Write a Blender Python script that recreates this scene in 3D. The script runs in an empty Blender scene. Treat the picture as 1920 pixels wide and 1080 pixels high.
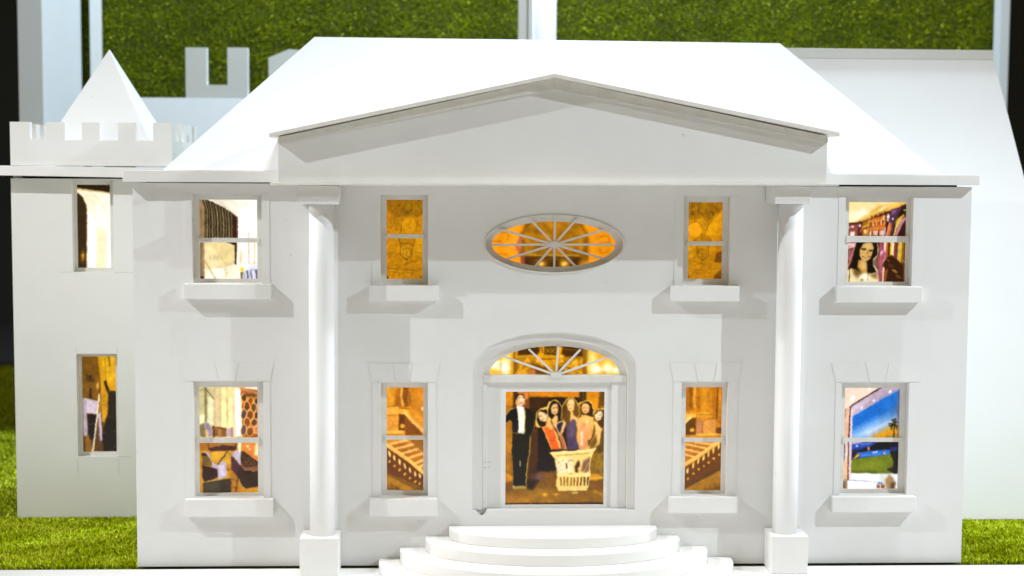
import bpy, bmesh, math, random
import numpy as np
from mathutils import Vector, Matrix
from mathutils.geometry import tessellate_polygon

random.seed(7); RNG = np.random.default_rng(7)
S = bpy.context.scene
COL = S.collection

# ------------------------------------------------------------------ camera, world, lamps, exposure
CAM = dict(loc=(-0.2029, -2.8407, 0.7593), pitch=0.07722, yaw=-0.04163, roll=0.00574, f=2800 / 1920)
def make_camera():
    p, y, r = CAM['pitch'], CAM['yaw'], CAM['roll']
    fw = Vector((-math.sin(y) * math.cos(p), math.cos(y) * math.cos(p), -math.sin(p)))
    rt = Vector((math.cos(y), math.sin(y), 0)); up = rt.cross(fw)
    r2 = math.cos(r) * rt + math.sin(r) * up; u2 = math.cos(r) * up - math.sin(r) * rt
    cd = bpy.data.cameras.new('camera'); cd.sensor_width = 36; cd.lens = CAM['f'] * 36
    cd.clip_start = 0.05; cd.clip_end = 60
    cd.dof.use_dof = True; cd.dof.focus_distance = 2.86; cd.dof.aperture_fstop = 3.3
    co = bpy.data.objects.new('camera', cd); COL.objects.link(co)
    m = Matrix((r2, u2, -fw)).transposed().to_4x4(); m.translation = Vector(CAM['loc'])
    co.matrix_world = m; S.camera = co
make_camera()

w = bpy.data.worlds.new('World'); S.world = w; w.use_nodes = True
bg = w.node_tree.nodes['Background']
bg.inputs['Color'].default_value = (1.0, 0.87, 0.65, 1); bg.inputs['Strength'].default_value = 0.275

def spot(name, loc, aim, power, color, size, blend, radius):
    l = bpy.data.lights.new(name, 'SPOT'); l.energy = power; l.color = color
    l.spot_size = math.radians(size); l.spot_blend = blend; l.shadow_soft_size = radius
    o = bpy.data.objects.new(name, l); COL.objects.link(o); o.location = loc
    d = Vector(aim) - Vector(loc); o.rotation_euler = d.to_track_quat('-Z', 'Y').to_euler()
    return o
# two gallery spots high in front of the model, one warm from the left, one cool from the right
spot('spot_lamp', (-2.55, -0.83, 2.30), (-0.75, -0.1, 0.15), 245, (0.93, 0.97, 1.0), 66, 1.0, 0.014)
spot('spot_lamp', (2.30, -1.00, 2.10), (0.50, -0.1, 0.15), 232, (0.81, 0.91, 1.0), 70, 1.0, 0.014)
# two narrow lamps far out to the sides that graze the front and light the flanks of the columns
spot('spot_lamp', (-3.4, -0.12, 1.50), (0.0, -0.06, 0.38), 150, (1.0, 0.98, 0.95), 27, 0.7, 0.05)
spot('spot_lamp', (3.4, -0.12, 1.50), (0.0, -0.06, 0.38), 195, (0.86, 0.92, 1.0), 27, 0.7, 0.05)
# soft lamp straight above the front edge, and an added cool lamp to brighten the back of the display
spot('spot_lamp', (0.0, -0.42, 3.3), (0.0, -0.62, 0.0), 185, (1.0, 0.985, 0.96), 46, 0.9, 0.12)
spot('spot_lamp', (0.2, 1.10, 3.0), (0.0, 1.70, 0.9), 400, (0.70, 0.85, 1.0), 125, 0.8, 0.06)  # added cool lamp, brightens the back of the display

vs = S.view_settings
vs.view_transform = 'Standard'; vs.look = 'None'; vs.exposure = 0.06; vs.gamma = 1.0; vs.use_curve_mapping = False
S.render.resolution_x = 1024; S.render.resolution_y = 576

# ------------------------------------------------------------------ materials
def nodes(m):
    m.use_nodes = True; nt = m.node_tree
    return nt, nt.nodes, nt.links, nt.nodes['Principled BSDF']
def paint_mat(name, col, rough=0.5, var=0.05, scale=9.0, speck=True, bump=0.05):
    m = bpy.data.materials.new(name); nt, N, L, b = nodes(m)
    tc = N.new('ShaderNodeTexCoord')
    n1 = N.new('ShaderNodeTexNoise'); n1.inputs['Scale'].default_value = scale; n1.inputs['Detail'].default_value = 5
    n1.inputs['Roughness'].default_value = 0.6
    L.new(tc.outputs['Object'], n1.inputs['Vector'])
    r1 = N.new('ShaderNodeValToRGB')
    r1.color_ramp.elements[0].position = 0.3; r1.color_ramp.elements[1].position = 0.72
    lo = [c * (1 - var) for c in col]
    r1.color_ramp.elements[0].color = (lo[0], lo[1] * 0.995, lo[2] * 0.985, 1)
    r1.color_ramp.elements[1].color = (*col, 1)
    L.new(n1.outputs['Fac'], r1.inputs['Fac'])
    out = r1.outputs['Color']
    if speck:                                   # sparse scuffs and pin marks of a handled model
        n2 = N.new('ShaderNodeTexNoise'); n2.inputs['Scale'].default_value = 46; n2.inputs['Detail'].default_value = 2
        L.new(tc.outputs['Object'], n2.inputs['Vector'])
        r2 = N.new('ShaderNodeValToRGB'); r2.color_ramp.elements[0].position = 0.75; r2.color_ramp.elements[1].position = 0.80
        r2.color_ramp.elements[0].color = (0, 0, 0, 1); r2.color_ramp.elements[1].color = (1, 1, 1, 1)
        L.new(n2.outputs['Fac'], r2.inputs['Fac'])
        mx = N.new('ShaderNodeMix'); mx.data_type = 'RGBA'
        mul = N.new('ShaderNodeMath'); mul.operation = 'MULTIPLY'; mul.inputs[1].default_value = 0.35
        L.new(r2.outputs['Color'], mul.inputs[0]); L.new(mul.outputs[0], mx.inputs['Factor'])
        L.new(out, mx.inputs['A']); mx.inputs['B'].default_value = (0.42, 0.38, 0.32, 1)
        out = mx.outputs['Result']
    L.new(out, b.inputs['Base Color'])
    b.inputs['Roughness'].default_value = rough
    n3 = N.new('ShaderNodeTexNoise'); n3.inputs['Scale'].default_value = 120; n3.inputs['Detail'].default_value = 4
    L.new(tc.outputs['Object'], n3.inputs['Vector'])
    bp = N.new('ShaderNodeBump'); bp.inputs['Strength'].default_value = bump; bp.inputs['Distance'].default_value = 0.002
    L.new(n3.outputs['Fac'], bp.inputs['Height']); L.new(bp.outputs['Normal'], b.inputs['Normal'])
    return m
M = {}
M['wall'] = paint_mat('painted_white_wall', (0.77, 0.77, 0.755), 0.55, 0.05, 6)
M['board'] = paint_mat('painted_white_board', (0.79, 0.785, 0.765), 0.45, 0.05, 14)
M['edge'] = paint_mat('raw_board_edge', (0.76, 0.74, 0.69), 0.6, 0.12, 40)
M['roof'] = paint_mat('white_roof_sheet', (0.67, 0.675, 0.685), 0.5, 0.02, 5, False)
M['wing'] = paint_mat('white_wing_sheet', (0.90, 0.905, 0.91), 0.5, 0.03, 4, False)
M['gloss'] = paint_mat('glossy_white_column', (0.85, 0.85, 0.85), 0.5, 0.02, 7, False, 0.02)
M['floor'] = paint_mat('white_floor_board', (0.80, 0.80, 0.80), 0.4, 0.03, 4, False)
M['grey'] = paint_mat('grey_white_cutout', (0.80, 0.82, 0.82), 0.6, 0.05, 6, False)
M['panel'] = paint_mat('pale_display_panel', (0.74, 0.77, 0.80), 0.5, 0.04, 3, False)
def plain(name, col, rough=0.8):
    m = bpy.data.materials.new(name); nt, N, L, b = nodes(m)
    tc = N.new('ShaderNodeTexCoord'); n = N.new('ShaderNodeTexNoise'); n.inputs['Scale'].default_value = 3
    L.new(tc.outputs['Object'], n.inputs['Vector'])
    r = N.new('ShaderNodeValToRGB'); r.color_ramp.elements[0].color = (*[c * 0.8 for c in col], 1); r.color_ramp.elements[1].color = (*[c * 1.2 for c in col], 1)
    L.new(n.outputs['Fac'], r.inputs['Fac']); L.new(r.outputs['Color'], b.inputs['Base Color'])
    b.inputs['Roughness'].default_value = rough
    return m
M['dark'] = plain('dark_cloth', (0.022, 0.024, 0.020), 0.95)  # near-black colour standing in for the unlit room beyond
M['mark'] = plain('pencil_mark', (0.22, 0.20, 0.17), 0.9)
M['black'] = plain('black_gap', (0.012, 0.012, 0.012), 0.9)  # near-black so open slits read as deep shade
M['lawn_soil'] = plain('lawn_backing', (0.13, 0.16, 0.004), 0.95)
M['soil'] = plain('turf_backing', (0.055, 0.075, 0.004), 0.95)
def turf_mat():
    m = bpy.data.materials.new('artificial_turf'); nt, N, L, b = nodes(m)
    a = N.new('ShaderNodeAttribute'); a.attribute_name = 'tint'
    r = N.new('ShaderNodeValToRGB'); e = r.color_ramp.elements
    e[0].position = 0.0; e[0].color = (0.13, 0.17, 0.001, 1)
    e[1].position = 1.0; e[1].color = (0.85, 0.90, 0.10, 1)
    k = e.new(0.6); k.color = (0.44, 0.53, 0.004, 1)
    L.new(a.outputs['Fac'], r.inputs['Fac']); L.new(r.outputs['Color'], b.inputs['Base Color'])
    b.inputs['Roughness'].default_value = 0.6; b.inputs['Specular IOR Level'].default_value = 0.0
    return m
M['turf'] = turf_mat()
def print_mat():
    # backlit photo prints: the printed colours sit in a colour attribute, lamps behind them make them glow
    m = bpy.data.materials.new('backlit_print'); nt, N, L, b = nodes(m)
    a = N.new('ShaderNodeAttribute'); a.attribute_name = 'ink'
    mul = N.new('ShaderNodeMix'); mul.data_type = 'RGBA'; mul.blend_type = 'MULTIPLY'; mul.inputs['Factor'].default_value = 1
    mul.inputs['B'].default_value = (0.12, 0.12, 0.12, 1)
    L.new(a.outputs['Color'], mul.inputs['A']); L.new(mul.outputs['Result'], b.inputs['Base Color'])
    L.new(a.outputs['Color'], b.inputs['Emission Color']); b.inputs['Emission Strength'].default_value = 0.94
    b.inputs['Roughness'].default_value = 0.22; b.inputs['Specular IOR Level'].default_value = 0.35
    return m
M['print'] = print_mat()

# ------------------------------------------------------------------ mesh helpers
def link(name, me, mat, parent=None, bevel=0.0, smooth=False):
    if mat: me.materials.append(M[mat])
    o = bpy.data.objects.new(name, me); COL.objects.link(o)
    if parent is not None: o.parent = parent
    if bevel:
        b = o.modifiers.new('bevel', 'BEVEL'); b.width = bevel; b.segments = 2; b.limit_method = 'ANGLE'; b.angle_limit = math.radians(40)
    if smooth:
        for p in me.polygons: p.use_smooth = True
    return o
def thing(name, label, cat, loc=(0, 0, 0), group=None):
    o = bpy.data.objects.new(name, None); COL.objects.link(o); o.empty_display_size = 0.05
    tag(o, label, cat, group); return o
def tag(o, label, cat, group=None):
    o['label'] = label; o['category'] = cat
    if group: o['group'] = group
    return o
def box(name, x0, x1, y0, y1, z0, z1, mat, parent=None, bevel=0.0008):
    v = [(x, y, z) for x in (x0, x1) for y in (y0, y1) for z in (z0, z1)]
    f = [(0, 1, 3, 2), (4, 6, 7, 5), (0, 4, 5, 1), (2, 3, 7, 6), (0, 2, 6, 4), (1, 5, 7, 3)]
    me = bpy.data.meshes.new(name); me.from_pydata(v, [], f); fix(me)
    return link(name, me, mat, parent, bevel)
def fix(me):
    bm = bmesh.new(); bm.from_mesh(me); bmesh.ops.recalc_face_normals(bm, faces=bm.faces); bm.to_mesh(me); bm.free()
def poly(name, verts, faces, mat, parent=None, bevel=0.0, smooth=False):
    me = bpy.data.meshes.new(name); me.from_pydata(verts, [], faces); fix(me)
    return link(name, me, mat, parent, bevel, smooth)
def plate_mesh(name, outer, holes, y0, y1):
    """outline in (x, z) with holes, cut from a board between y0 (front) and y1 (back)"""
    loops = [outer] + list(holes)
    tri = tessellate_polygon([[Vector((x, z, 0)) for x, z in lp] for lp in loops])
    flat = [p for lp in loops for p in lp]; n = len(flat)
    v = [(x, y0, z) for x, z in flat] + [(x, y1, z) for x, z in flat]
    f = [tuple(t) for t in tri] + [tuple(i + n for i in reversed(t)) for t in tri]
    k = 0
    for lp in loops:
        m = len(lp)
        for i in range(m):
            a, b = k + i, k + (i + 1) % m
            f.append((a, b, b + n, a + n))
        k += m
    me = bpy.data.meshes.new(name); me.from_pydata(v, [], f); fix(me)
    return me
def plate(name, outer, holes, y0, y1, mat, parent=None, bevel=0.0):
    return link(name, plate_mesh(name, outer, holes, y0, y1), mat, parent, bevel)
def R(x0, x1, z0, z1): return [(x0, z0), (x1, z0), (x1, z1), (x0, z1)]
def ell(cx, cz, a, b, n=64, t0=0.0, t1=2 * math.pi, closed=True):
    k = n if closed else n - 1
    return [(cx + a * math.cos(t0 + (t1 - t0) * i / k), cz + b * math.sin(t0 + (t1 - t0) * i / k)) for i in range(n)]
def lathe(name, cx, cy, prof, mat, parent, n=48):
    v, f = [], []
    for r, z in prof:
        for i in range(n):
            t = 2 * math.pi * i / n; v.append((cx + r * math.cos(t), cy + r * math.sin(t), z))
    for j in range(len(prof) - 1):
        for i in range(n):
            f.append((j * n + i, j * n + (i + 1) % n, (j + 1) * n + (i + 1) % n, (j + 1) * n + i))
    f.append(tuple(range(n))); f.append(tuple((len(prof) - 1) * n + i for i in range(n)))
    o = poly(name, v, f, mat, parent)
    for p in o.data.polygons: p.use_smooth = len(p.vertices) == 4
    return o
def bar2d(name, x0, z0, x1, z1, wd, y0, y1, mat, parent):
    d = Vector((x1 - x0, z1 - z0)).normalized(); nx, nz = -d.y * wd / 2, d.x * wd / 2
    return plate(name, [(x0 + nx, z0 + nz), (x0 - nx, z0 - nz), (x1 - nx, z1 - nz), (x1 + nx, z1 + nz)], [], y0, y1, mat, parent)

# ------------------------------------------------------------------ the printed pictures (flat prints behind the windows)
def hexc(h):
    return np.array([int(h[i:i + 2], 16) for i in (0, 2, 4)], float) / 255
class Print:
    """paints a picture over a fine grid of vertices; coordinates run over (l, t)-(r, b), y down"""
    def __init__(s, l, t, r, b, nx, base):
        mx, my = (r - l) * 0.06, (b - t) * 0.04
        s.l, s.t, s.r, s.b = l - mx, t - my, r + mx, b + my
        s.in_ = (l, t, r, b)
        nx = int(nx * 1.6); s.nx = nx; s.ny = int(nx * (s.b - s.t) / (s.r - s.l))
        s.X, s.Y = np.meshgrid(np.linspace(s.l, s.r, s.nx), np.linspace(s.t, s.b, s.ny))
        s.px = (s.r - s.l) / s.nx
        s.C = np.ones((s.ny, s.nx, 3)) * hexc(base)
        s.rs = np.random.default_rng(nx + int(l * 7 + b))
    def mix(s, a, c):
        s.C = s.C * (1 - a[..., None]) + (hexc(c) if isinstance(c, str) else c) * a[..., None]; return s
    def poly(s, c, pts, soft=1.0, al=1.0):
        X, Y = s.X, s.Y; ins = np.zeros(X.shape, bool); d2 = np.full(X.shape, 1e12); n = len(pts)
        for i in range(n):
            (x0, y0), (x1, y1) = pts[i], pts[(i + 1) % n]
            dx, dy = x1 - x0, y1 - y0; L2 = dx * dx + dy * dy + 1e-9
            t = np.clip(((X - x0) * dx + (Y - y0) * dy) / L2, 0, 1)
            d2 = np.minimum(d2, (X - x0 - t * dx) ** 2 + (Y - y0 - t * dy) ** 2)
            if y0 != y1:
                ins ^= ((y0 > Y) != (y1 > Y)) & (X < dx * (Y - y0) / (y1 - y0) + x0)
        d = np.sqrt(d2) * np.where(ins, 1, -1); w = s.px * 1.2 * soft
        return s.mix(np.clip(d / w + 0.5, 0, 1) * al, c)
    def line(s, c, pts, wd, soft=1.0, al=1.0):
        X, Y = s.X, s.Y; d2 = np.full(X.shape, 1e12)
        for (x0, y0), (x1, y1) in zip(pts[:-1], pts[1:]):
            dx, dy = x1 - x0, y1 - y0; L2 = dx * dx + dy * dy + 1e-9
            t = np.clip(((X - x0) * dx + (Y - y0) * dy) / L2, 0, 1)
            d2 = np.minimum(d2, (X - x0 - t * dx) ** 2 + (Y - y0 - t * dy) ** 2)
        return s.mix(np.clip((wd / 2 - np.sqrt(d2)) / (s.px * 1.2 * soft) + 0.5, 0, 1) * al, c)
    def ell(s, c, cx, cy, rx, ry, ang=0.0, soft=1.0, al=1.0):
        ca, sa = math.cos(math.radians(ang)), math.sin(math.radians(ang))
        u = ((s.X - cx) * ca + (s.Y - cy) * sa) / rx; v = (-(s.X - cx) * sa + (s.Y - cy) * ca) / ry
        d = (1 - np.sqrt(u * u + v * v)) * min(rx, ry)
        return s.mix(np.clip(d / (s.px * 1.2 * soft) + 0.5, 0, 1) * al, c)
    def glow(s, c, cx, cy, rx, ry, al=1.0):
        return s.mix(al * np.exp(-(((s.X - cx) / rx) ** 2 + ((s.Y - cy) / ry) ** 2)), c)
    def grad(s, c, x0, y0, x1, y1, al=1.0):
        L2 = (x1 - x0) ** 2 + (y1 - y0) ** 2
        return s.mix(np.clip(((s.X - x0) * (x1 - x0) + (s.Y - y0) * (y1 - y0)) / L2, 0, 1) * al, c)
    def noise(s, amp, cell, contrast=1.0, box=None):
        def vn(cl):
            gx, gy = int((s.r - s.l) / cl) + 3, int((s.b - s.t) / cl) + 3
            g = s.rs.random((gy, gx)); u = (s.X - s.l) / cl; v = (s.Y - s.t) / cl
            i, j = u.astype(int), v.astype(int); fu, fv = u - i, v - j
            fu = fu * fu * (3 - 2 * fu); fv = fv * fv * (3 - 2 * fv)
            return (g[j, i] * (1 - fu) + g[j, i + 1] * fu) * (1 - fv) + (g[j + 1, i] * (1 - fu) + g[j + 1, i + 1] * fu) * fv
        n = (0.6 * vn(cell) + 0.4 * vn(cell / 2.2) - 0.5) * 2 * contrast
        m = 1 + amp * np.clip(n, -1, 1)
        if box:
            x0, y0, x1, y1 = box; k = np.clip(np.minimum(np.minimum(s.X - x0, x1 - s.X), np.minimum(s.Y - y0, y1 - s.Y)) / (6 * s.px) + 0.5, 0, 1)
            m = 1 + (m - 1) * k
        s.C = np.clip(s.C * m[..., None], 0, 1); return s
    def build(s, name, x0, x1, z0, z1, y, parent, clip=None, label=None):
        # photographic finish: organic edges, tonal mottle, soft halation round the bright parts
        def fld(cell):
            ny, nx = s.C.shape[:2]; gx, gy = int(nx / cell) + 3, int(ny / cell) + 3
            g = s.rs.random((gy, gx)); u, v = np.meshgrid(np.arange(nx) / cell, np.arange(ny) / cell)
            i, j = u.astype(int), v.astype(int); fu, fv = u - i, v - j; fu = fu * fu * (3 - 2 * fu); fv = fv * fv * (3 - 2 * fv)
            return ((g[j, i] * (1 - fu) + g[j, i + 1] * fu) * (1 - fv) + (g[j + 1, i] * (1 - fu) + g[j + 1, i + 1] * fu) * fv) * 2 - 1
        def blur(A, n):
            for _ in range(n):
                K = np.pad(A, ((1, 1), (1, 1), (0, 0)), 'edge')
                A = 0.2 * (A + K[:-2, 1:-1] + K[2:, 1:-1] + K[1:-1, :-2] + K[1:-1, 2:])
            return A
        iy, ix = np.mgrid[0:s.ny, 0:s.nx]
        wx = ix + 1.0 * fld(8) + 0.7 * fld(3.3); wy = iy + 1.0 * fld(8) + 0.7 * fld(3.3)
        wx = np.clip(wx, 0, s.nx - 1.001); wy = np.clip(wy, 0, s.ny - 1.001); jx, jy = wx.astype(int), wy.astype(int); fx_, fy_ = (wx - jx)[..., None], (wy - jy)[..., None]
        s.C = (s.C[jy, jx] * (1 - fx_) + s.C[jy, jx + 1] * fx_) * (1 - fy_) + (s.C[jy + 1, jx] * (1 - fx_) + s.C[jy + 1, jx + 1] * fx_) * fy_
        dark = 1 - 0.9 * s.C.mean(2) ** 2
        tone = 1 + dark * (0.07 * fld(26) + 0.07 * fld(11) + 0.06 * fld(5))
        s.C = np.clip(s.C * tone[..., None], 0, 1)
        s.C = blur(s.C, 2); soft = blur(s.C, 24)
        s.C = np.clip(0.84 * s.C + 0.16 * soft + 0.08 * np.clip(soft - 0.6, 0, 1), 0, 1)
        s.C = np.clip(0.5 + (s.C - 0.5) * 1.08, 0, 1)
        l, t, r, b = s.in_
        V = np.stack([x0 + (s.X - l) / (r - l) * (x1 - x0), np.full(s.X.shape, y), z1 - (s.Y - t) / (b - t) * (z1 - z0)], -1).reshape(-1, 3)
        idx = np.arange(s.nx * s.ny).reshape(s.ny, s.nx)
        F = np.stack([idx[:-1, :-1], idx[1:, :-1], idx[1:, 1:], idx[:-1, 1:]], -1).reshape(-1, 4)
        me = bpy.data.meshes.new(name)
        me.vertices.add(len(V)); me.vertices.foreach_set('co', V.ravel())
        me.loops.add(F.size); me.loops.foreach_set('vertex_index', F.ravel())
        me.polygons.add(len(F)); me.polygons.foreach_set('loop_start', np.arange(0, F.size, 4))
        me.update(calc_edges=True)
        c = s.C.reshape(-1, 3); c = np.where(c <= 0.04045, c / 12.92, ((c + 0.055) / 1.055) ** 2.4)
        at = me.color_attributes.new('ink', 'FLOAT_COLOR', 'POINT')
        at.data.foreach_set('color', np.concatenate([c, np.ones((len(c), 1))], 1).ravel())
        o = link(name, me, 'print', parent)
        if label: o['label'] = label
        return o
def pic_arch():
    p = Print(13, 35, 405, 1030, 70, 'FBEBD2')
    p.grad('FFF8EE', 120, 0, 420, 500, 0.8)
    p.poly('FFF9F2', [(120, 300), (230, 470), (230, 1060), (105, 1060)], 6, 0.7)
    p.poly('F7DDB4', [(235, 540), (360, 585), (345, 1060), (220, 1060)], 4, 0.85)
    p.poly('FFFFFF', [(365, 590), (420, 580), (415, 1060), (345, 1060)], 5)
    p.line('E3C592', [(170, 130), (240, 180), (310, 280), (360, 410), (410, 580)], 7, 3, 0.8)
    p.line('EBD3A8', [(130, 280), (210, 430), (300, 530), (410, 600)], 7, 3, 0.8)
    p.poly('F1DDB8', [(20, 110), (170, 130), (250, 190), (200, 420), (130, 260), (90, 170)], 14, 0.5)
    p.poly('3A2A14', [(0, 130), (30, 140), (80, 190), (110, 260), (122, 340), (118, 520), (108, 1060), (0, 1060)], 2)
    p.line('6B3A22', [(112, 270), (121, 350), (117, 520), (108, 1030)], 9, 3, 0.8)
    p.glow('C98A18', 66, 900, 22, 60, 0.9); p.glow('FFD35A', 72, 882, 9, 12)
    p.poly('2A1C08', [(0, 0), (440, 0), (440, 140), (404, 130), (13, 75), (0, 75)], 2)
    p.line('B79A5E', [(0, 84), (200, 108), (420, 135)], 16, 3, 0.9)
    p.poly('4A3510', [(412, 760), (440, 760), (440, 1060), (410, 1060)], 2)
    return p.noise(0.03, 60)
def pic_easel():
    p = Print(32, 42, 380, 1010, 72, '7B5410')
    p.grad('4E3510', 100, 400, 20, 700, 0.8)
    p.poly('C89212', [(180, 40), (400, 40), (400, 460), (330, 480), (250, 720), (225, 700), (220, 420), (190, 190)], 4)
    p.poly('D9AC1E', [(230, 40), (360, 40), (365, 260), (280, 330), (240, 300)], 10, 0.8)
    p.line('7A5508', [(265, 60), (270, 300)], 7, 3, 0.7); p.line('3A2408', [(300, 45), (315, 140)], 8, 2)
    p.line('5A3408', [(180, 45), (212, 330), (205, 420)], 12, 3, 0.8)
    p.poly('20140A', [(250, 300), (275, 290), (300, 380), (300, 430), (400, 400), (400, 1040), (235, 1040), (225, 830), (285, 640), (290, 500), (300, 440), (262, 360)], 4)
    p.poly('2C2013', [(300, 400), (365, 395), (375, 700), (320, 690), (290, 500)], 4)
    p.ell('4A2E12', 110, 280, 45, 25, 10, 4, 0.8); p.ell('2E1C0A', 110, 250, 12, 16, 0, 2); p.ell('3A240C', 75, 240, 8, 24, 0, 2)
    p.poly('3A2009', [(95, 470), (100, 400), (112, 365), (124, 372), (126, 470)], 2)
    p.ell('E0B25A', 186, 345, 12, 34, 5, 3); p.line('8C5A22', [(160, 420), (175, 370)], 12, 3, 0.8)
    p.poly('CDBEC6', [(40, 465), (185, 500), (180, 630), (45, 620)], 2); p.poly('B8A6B4', [(30, 480), (70, 500), (75, 850), (35, 860)], 2)
    p.poly('1E120C', [(78, 628), (176, 636), (170, 740), (150, 900), (85, 890)], 2); p.line('7A6458', [(80, 735), (160, 725)], 6, 2)
    p.poly('C3BCC8', [(185, 640), (212, 600), (226, 880), (208, 915), (190, 800)], 2); p.line('8E4A5C', [(190, 680), (198, 900)], 12, 2, 0.8)
    p.poly('8E5E12', [(55, 850), (90, 850), (125, 980), (120, 1040), (50, 1040)], 4); p.poly('6A4410', [(140, 980), (165, 960), (180, 1010), (150, 1040)], 3)
    p.line('B57A22', [(205, 420), (198, 470), (215, 520), (205, 600)], 14, 2)
    p.line('F0E2C2', [(200, 440), (178, 640), (150, 840), (126, 1010)], 15, 1.5)
    for x, y in ((305, 660), (350, 810), (245, 820), (350, 960)): p.ell('7A5A38', x, y, 9, 8, 0, 2, 0.8)
    return p.noise(0.10, 34)
def pic_studio():
    p = Print(25, 30, 758, 1025, 120, 'F5EEE2')
    p.poly('E2DAC4', [(120, 0), (440, 0), (500, 90), (510, 240), (330, 130)], 4)
    p.poly('EFE8D8', [(300, 40), (440, 40), (490, 100), (500, 220), (360, 110)], 6, 0.8)
    p.grad('FFFDF8', 560, 60, 760, 260, 0.8); p.glow('FFFFFF', 740, 200, 90, 130)
    p.line('E8D7B4', [(560, 60), (760, 150)], 18, 6, 0.5); p.line('E6CFA2', [(750, 160), (750, 200)], 12, 2)
    p.poly('4A3B26', [(0, 30), (130, 35), (330, 130), (505, 245), (500, 530), (0, 530)], 1.5)
    p.grad('4A3B26', 60, 300, 61, 300, 0)
    for i, x in enumerate((90, 118, 150, 185, 215, 250, 290, 325, 360, 395, 430)):
        top = 60 + max(0, x - 110) * 0.5
        c = '8E7F5E' if i % 2 else '6F6144'
        p.line(c, [(x - 34 + i * 3, top - 20), (x - 6 + i * 0.5, top + 70), (x, top + 150), (x, 540)], 17, 2)
        p.line('20170C', [(x - 20 + i * 3, top - 10), (x + 12, top + 80), (x + 16, top + 160), (x + 16, 540)], 11, 2)
    p.poly('A2825A', [(0, 40), (50, 40), (78, 120), (80, 540), (0, 540)], 2); p.line('6A5034', [(40, 120), (45, 540)], 14, 3, 0.6)
    p.poly('3A2218', [(440, 225), (506, 250), (500, 530), (440, 530)], 2); p.line('7A4A3A', [(498, 250), (496, 530)], 12, 2)
    p.poly('2A1E12', [(330, 560), (490, 560), (480, 850), (458, 850), (462, 605)], 2); p.line('6A4A36', [(488, 565), (480, 850)], 12, 2)
    p.poly('9C8462', [(0, 560), (80, 560), (78, 1050), (0, 1050)], 2); p.line('6E5638', [(40, 560), (32, 1040)], 18, 3, 0.7); p.poly('3A2812', [(20, 1000), (70, 1000), (80, 1060), (10, 1060)], 3)
    p.poly('E3CE96', [(82, 570), (330, 568), (465, 605), (458, 850), (340, 880), (78, 915)], 2)
    p.poly('EBDAA8', [(85, 585), (180, 600), (335, 850), (330, 880), (80, 910)], 4)
    p.line('D1B672', [(160, 590), (240, 690), (340, 840)], 8, 3, 0.7)
    for x in (150, 200, 242): p.poly('9A8452', [(x, 738), (x + 7, 738), (x + 12, 780), (x - 6, 780)], 4, 0.45)
    p.poly('F2E9D0', [(76, 910), (340, 880), (455, 850), (520, 865), (520, 1060), (76, 1060)], 2)
    p.poly('F8F3E8', [(130, 915), (340, 885), (345, 1060), (150, 1060)], 4, 0.7)
    p.line('BFA368', [(70, 780), (215, 1030)], 14, 2); p.line('CDBB8E', [(340, 890), (345, 1040)], 6, 2); p.ell('E0CE9C', 357, 965, 14, 30, 0, 2)
    p.poly('EDEAEA', [(520, 590), (640, 600), (640, 850), (520, 870)], 8, 0.8); p.poly('E2E2EA', [(520, 840), (770, 830), (770, 1060), (520, 1060)], 8)
    p.glow('F6CFA0', 540, 750, 22, 80, 0.9); p.glow('F0B27A', 540, 790, 14, 30, 0.9)
    p.line('C49A5A', [(646, 450), (640, 830)], 11, 2); p.line('D2AA66', [(718, 505), (714, 825)], 11, 2); p.line('E6C892', [(640, 830), (760, 825)], 9, 3)
    p.ell('FFFBE2', 553, 908, 34, 38, 0, 3); p.ell('F4C80E', 556, 906, 22, 22, 0, 3); p.poly('6A5A1A', [(540, 940), (568, 940), (562, 1040), (540, 1040)], 2)
    p.poly('A8A6B8', [(575, 930), (690, 905), (760, 900), (760, 1050), (570, 1050)], 3)
    for x, c in ((600, 'E2E2F0'), (625, '4A465A'), (650, 'C9C9DC'), (675, '6A667C'), (695, 'E8E8F4'), (715, 'D8D8EA'), (740, '3E3A4A')):
        p.line(c, [(x - 4, 925), (x + 6, 1040)], 15, 2)
    return p.noise(0.03, 70)
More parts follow.
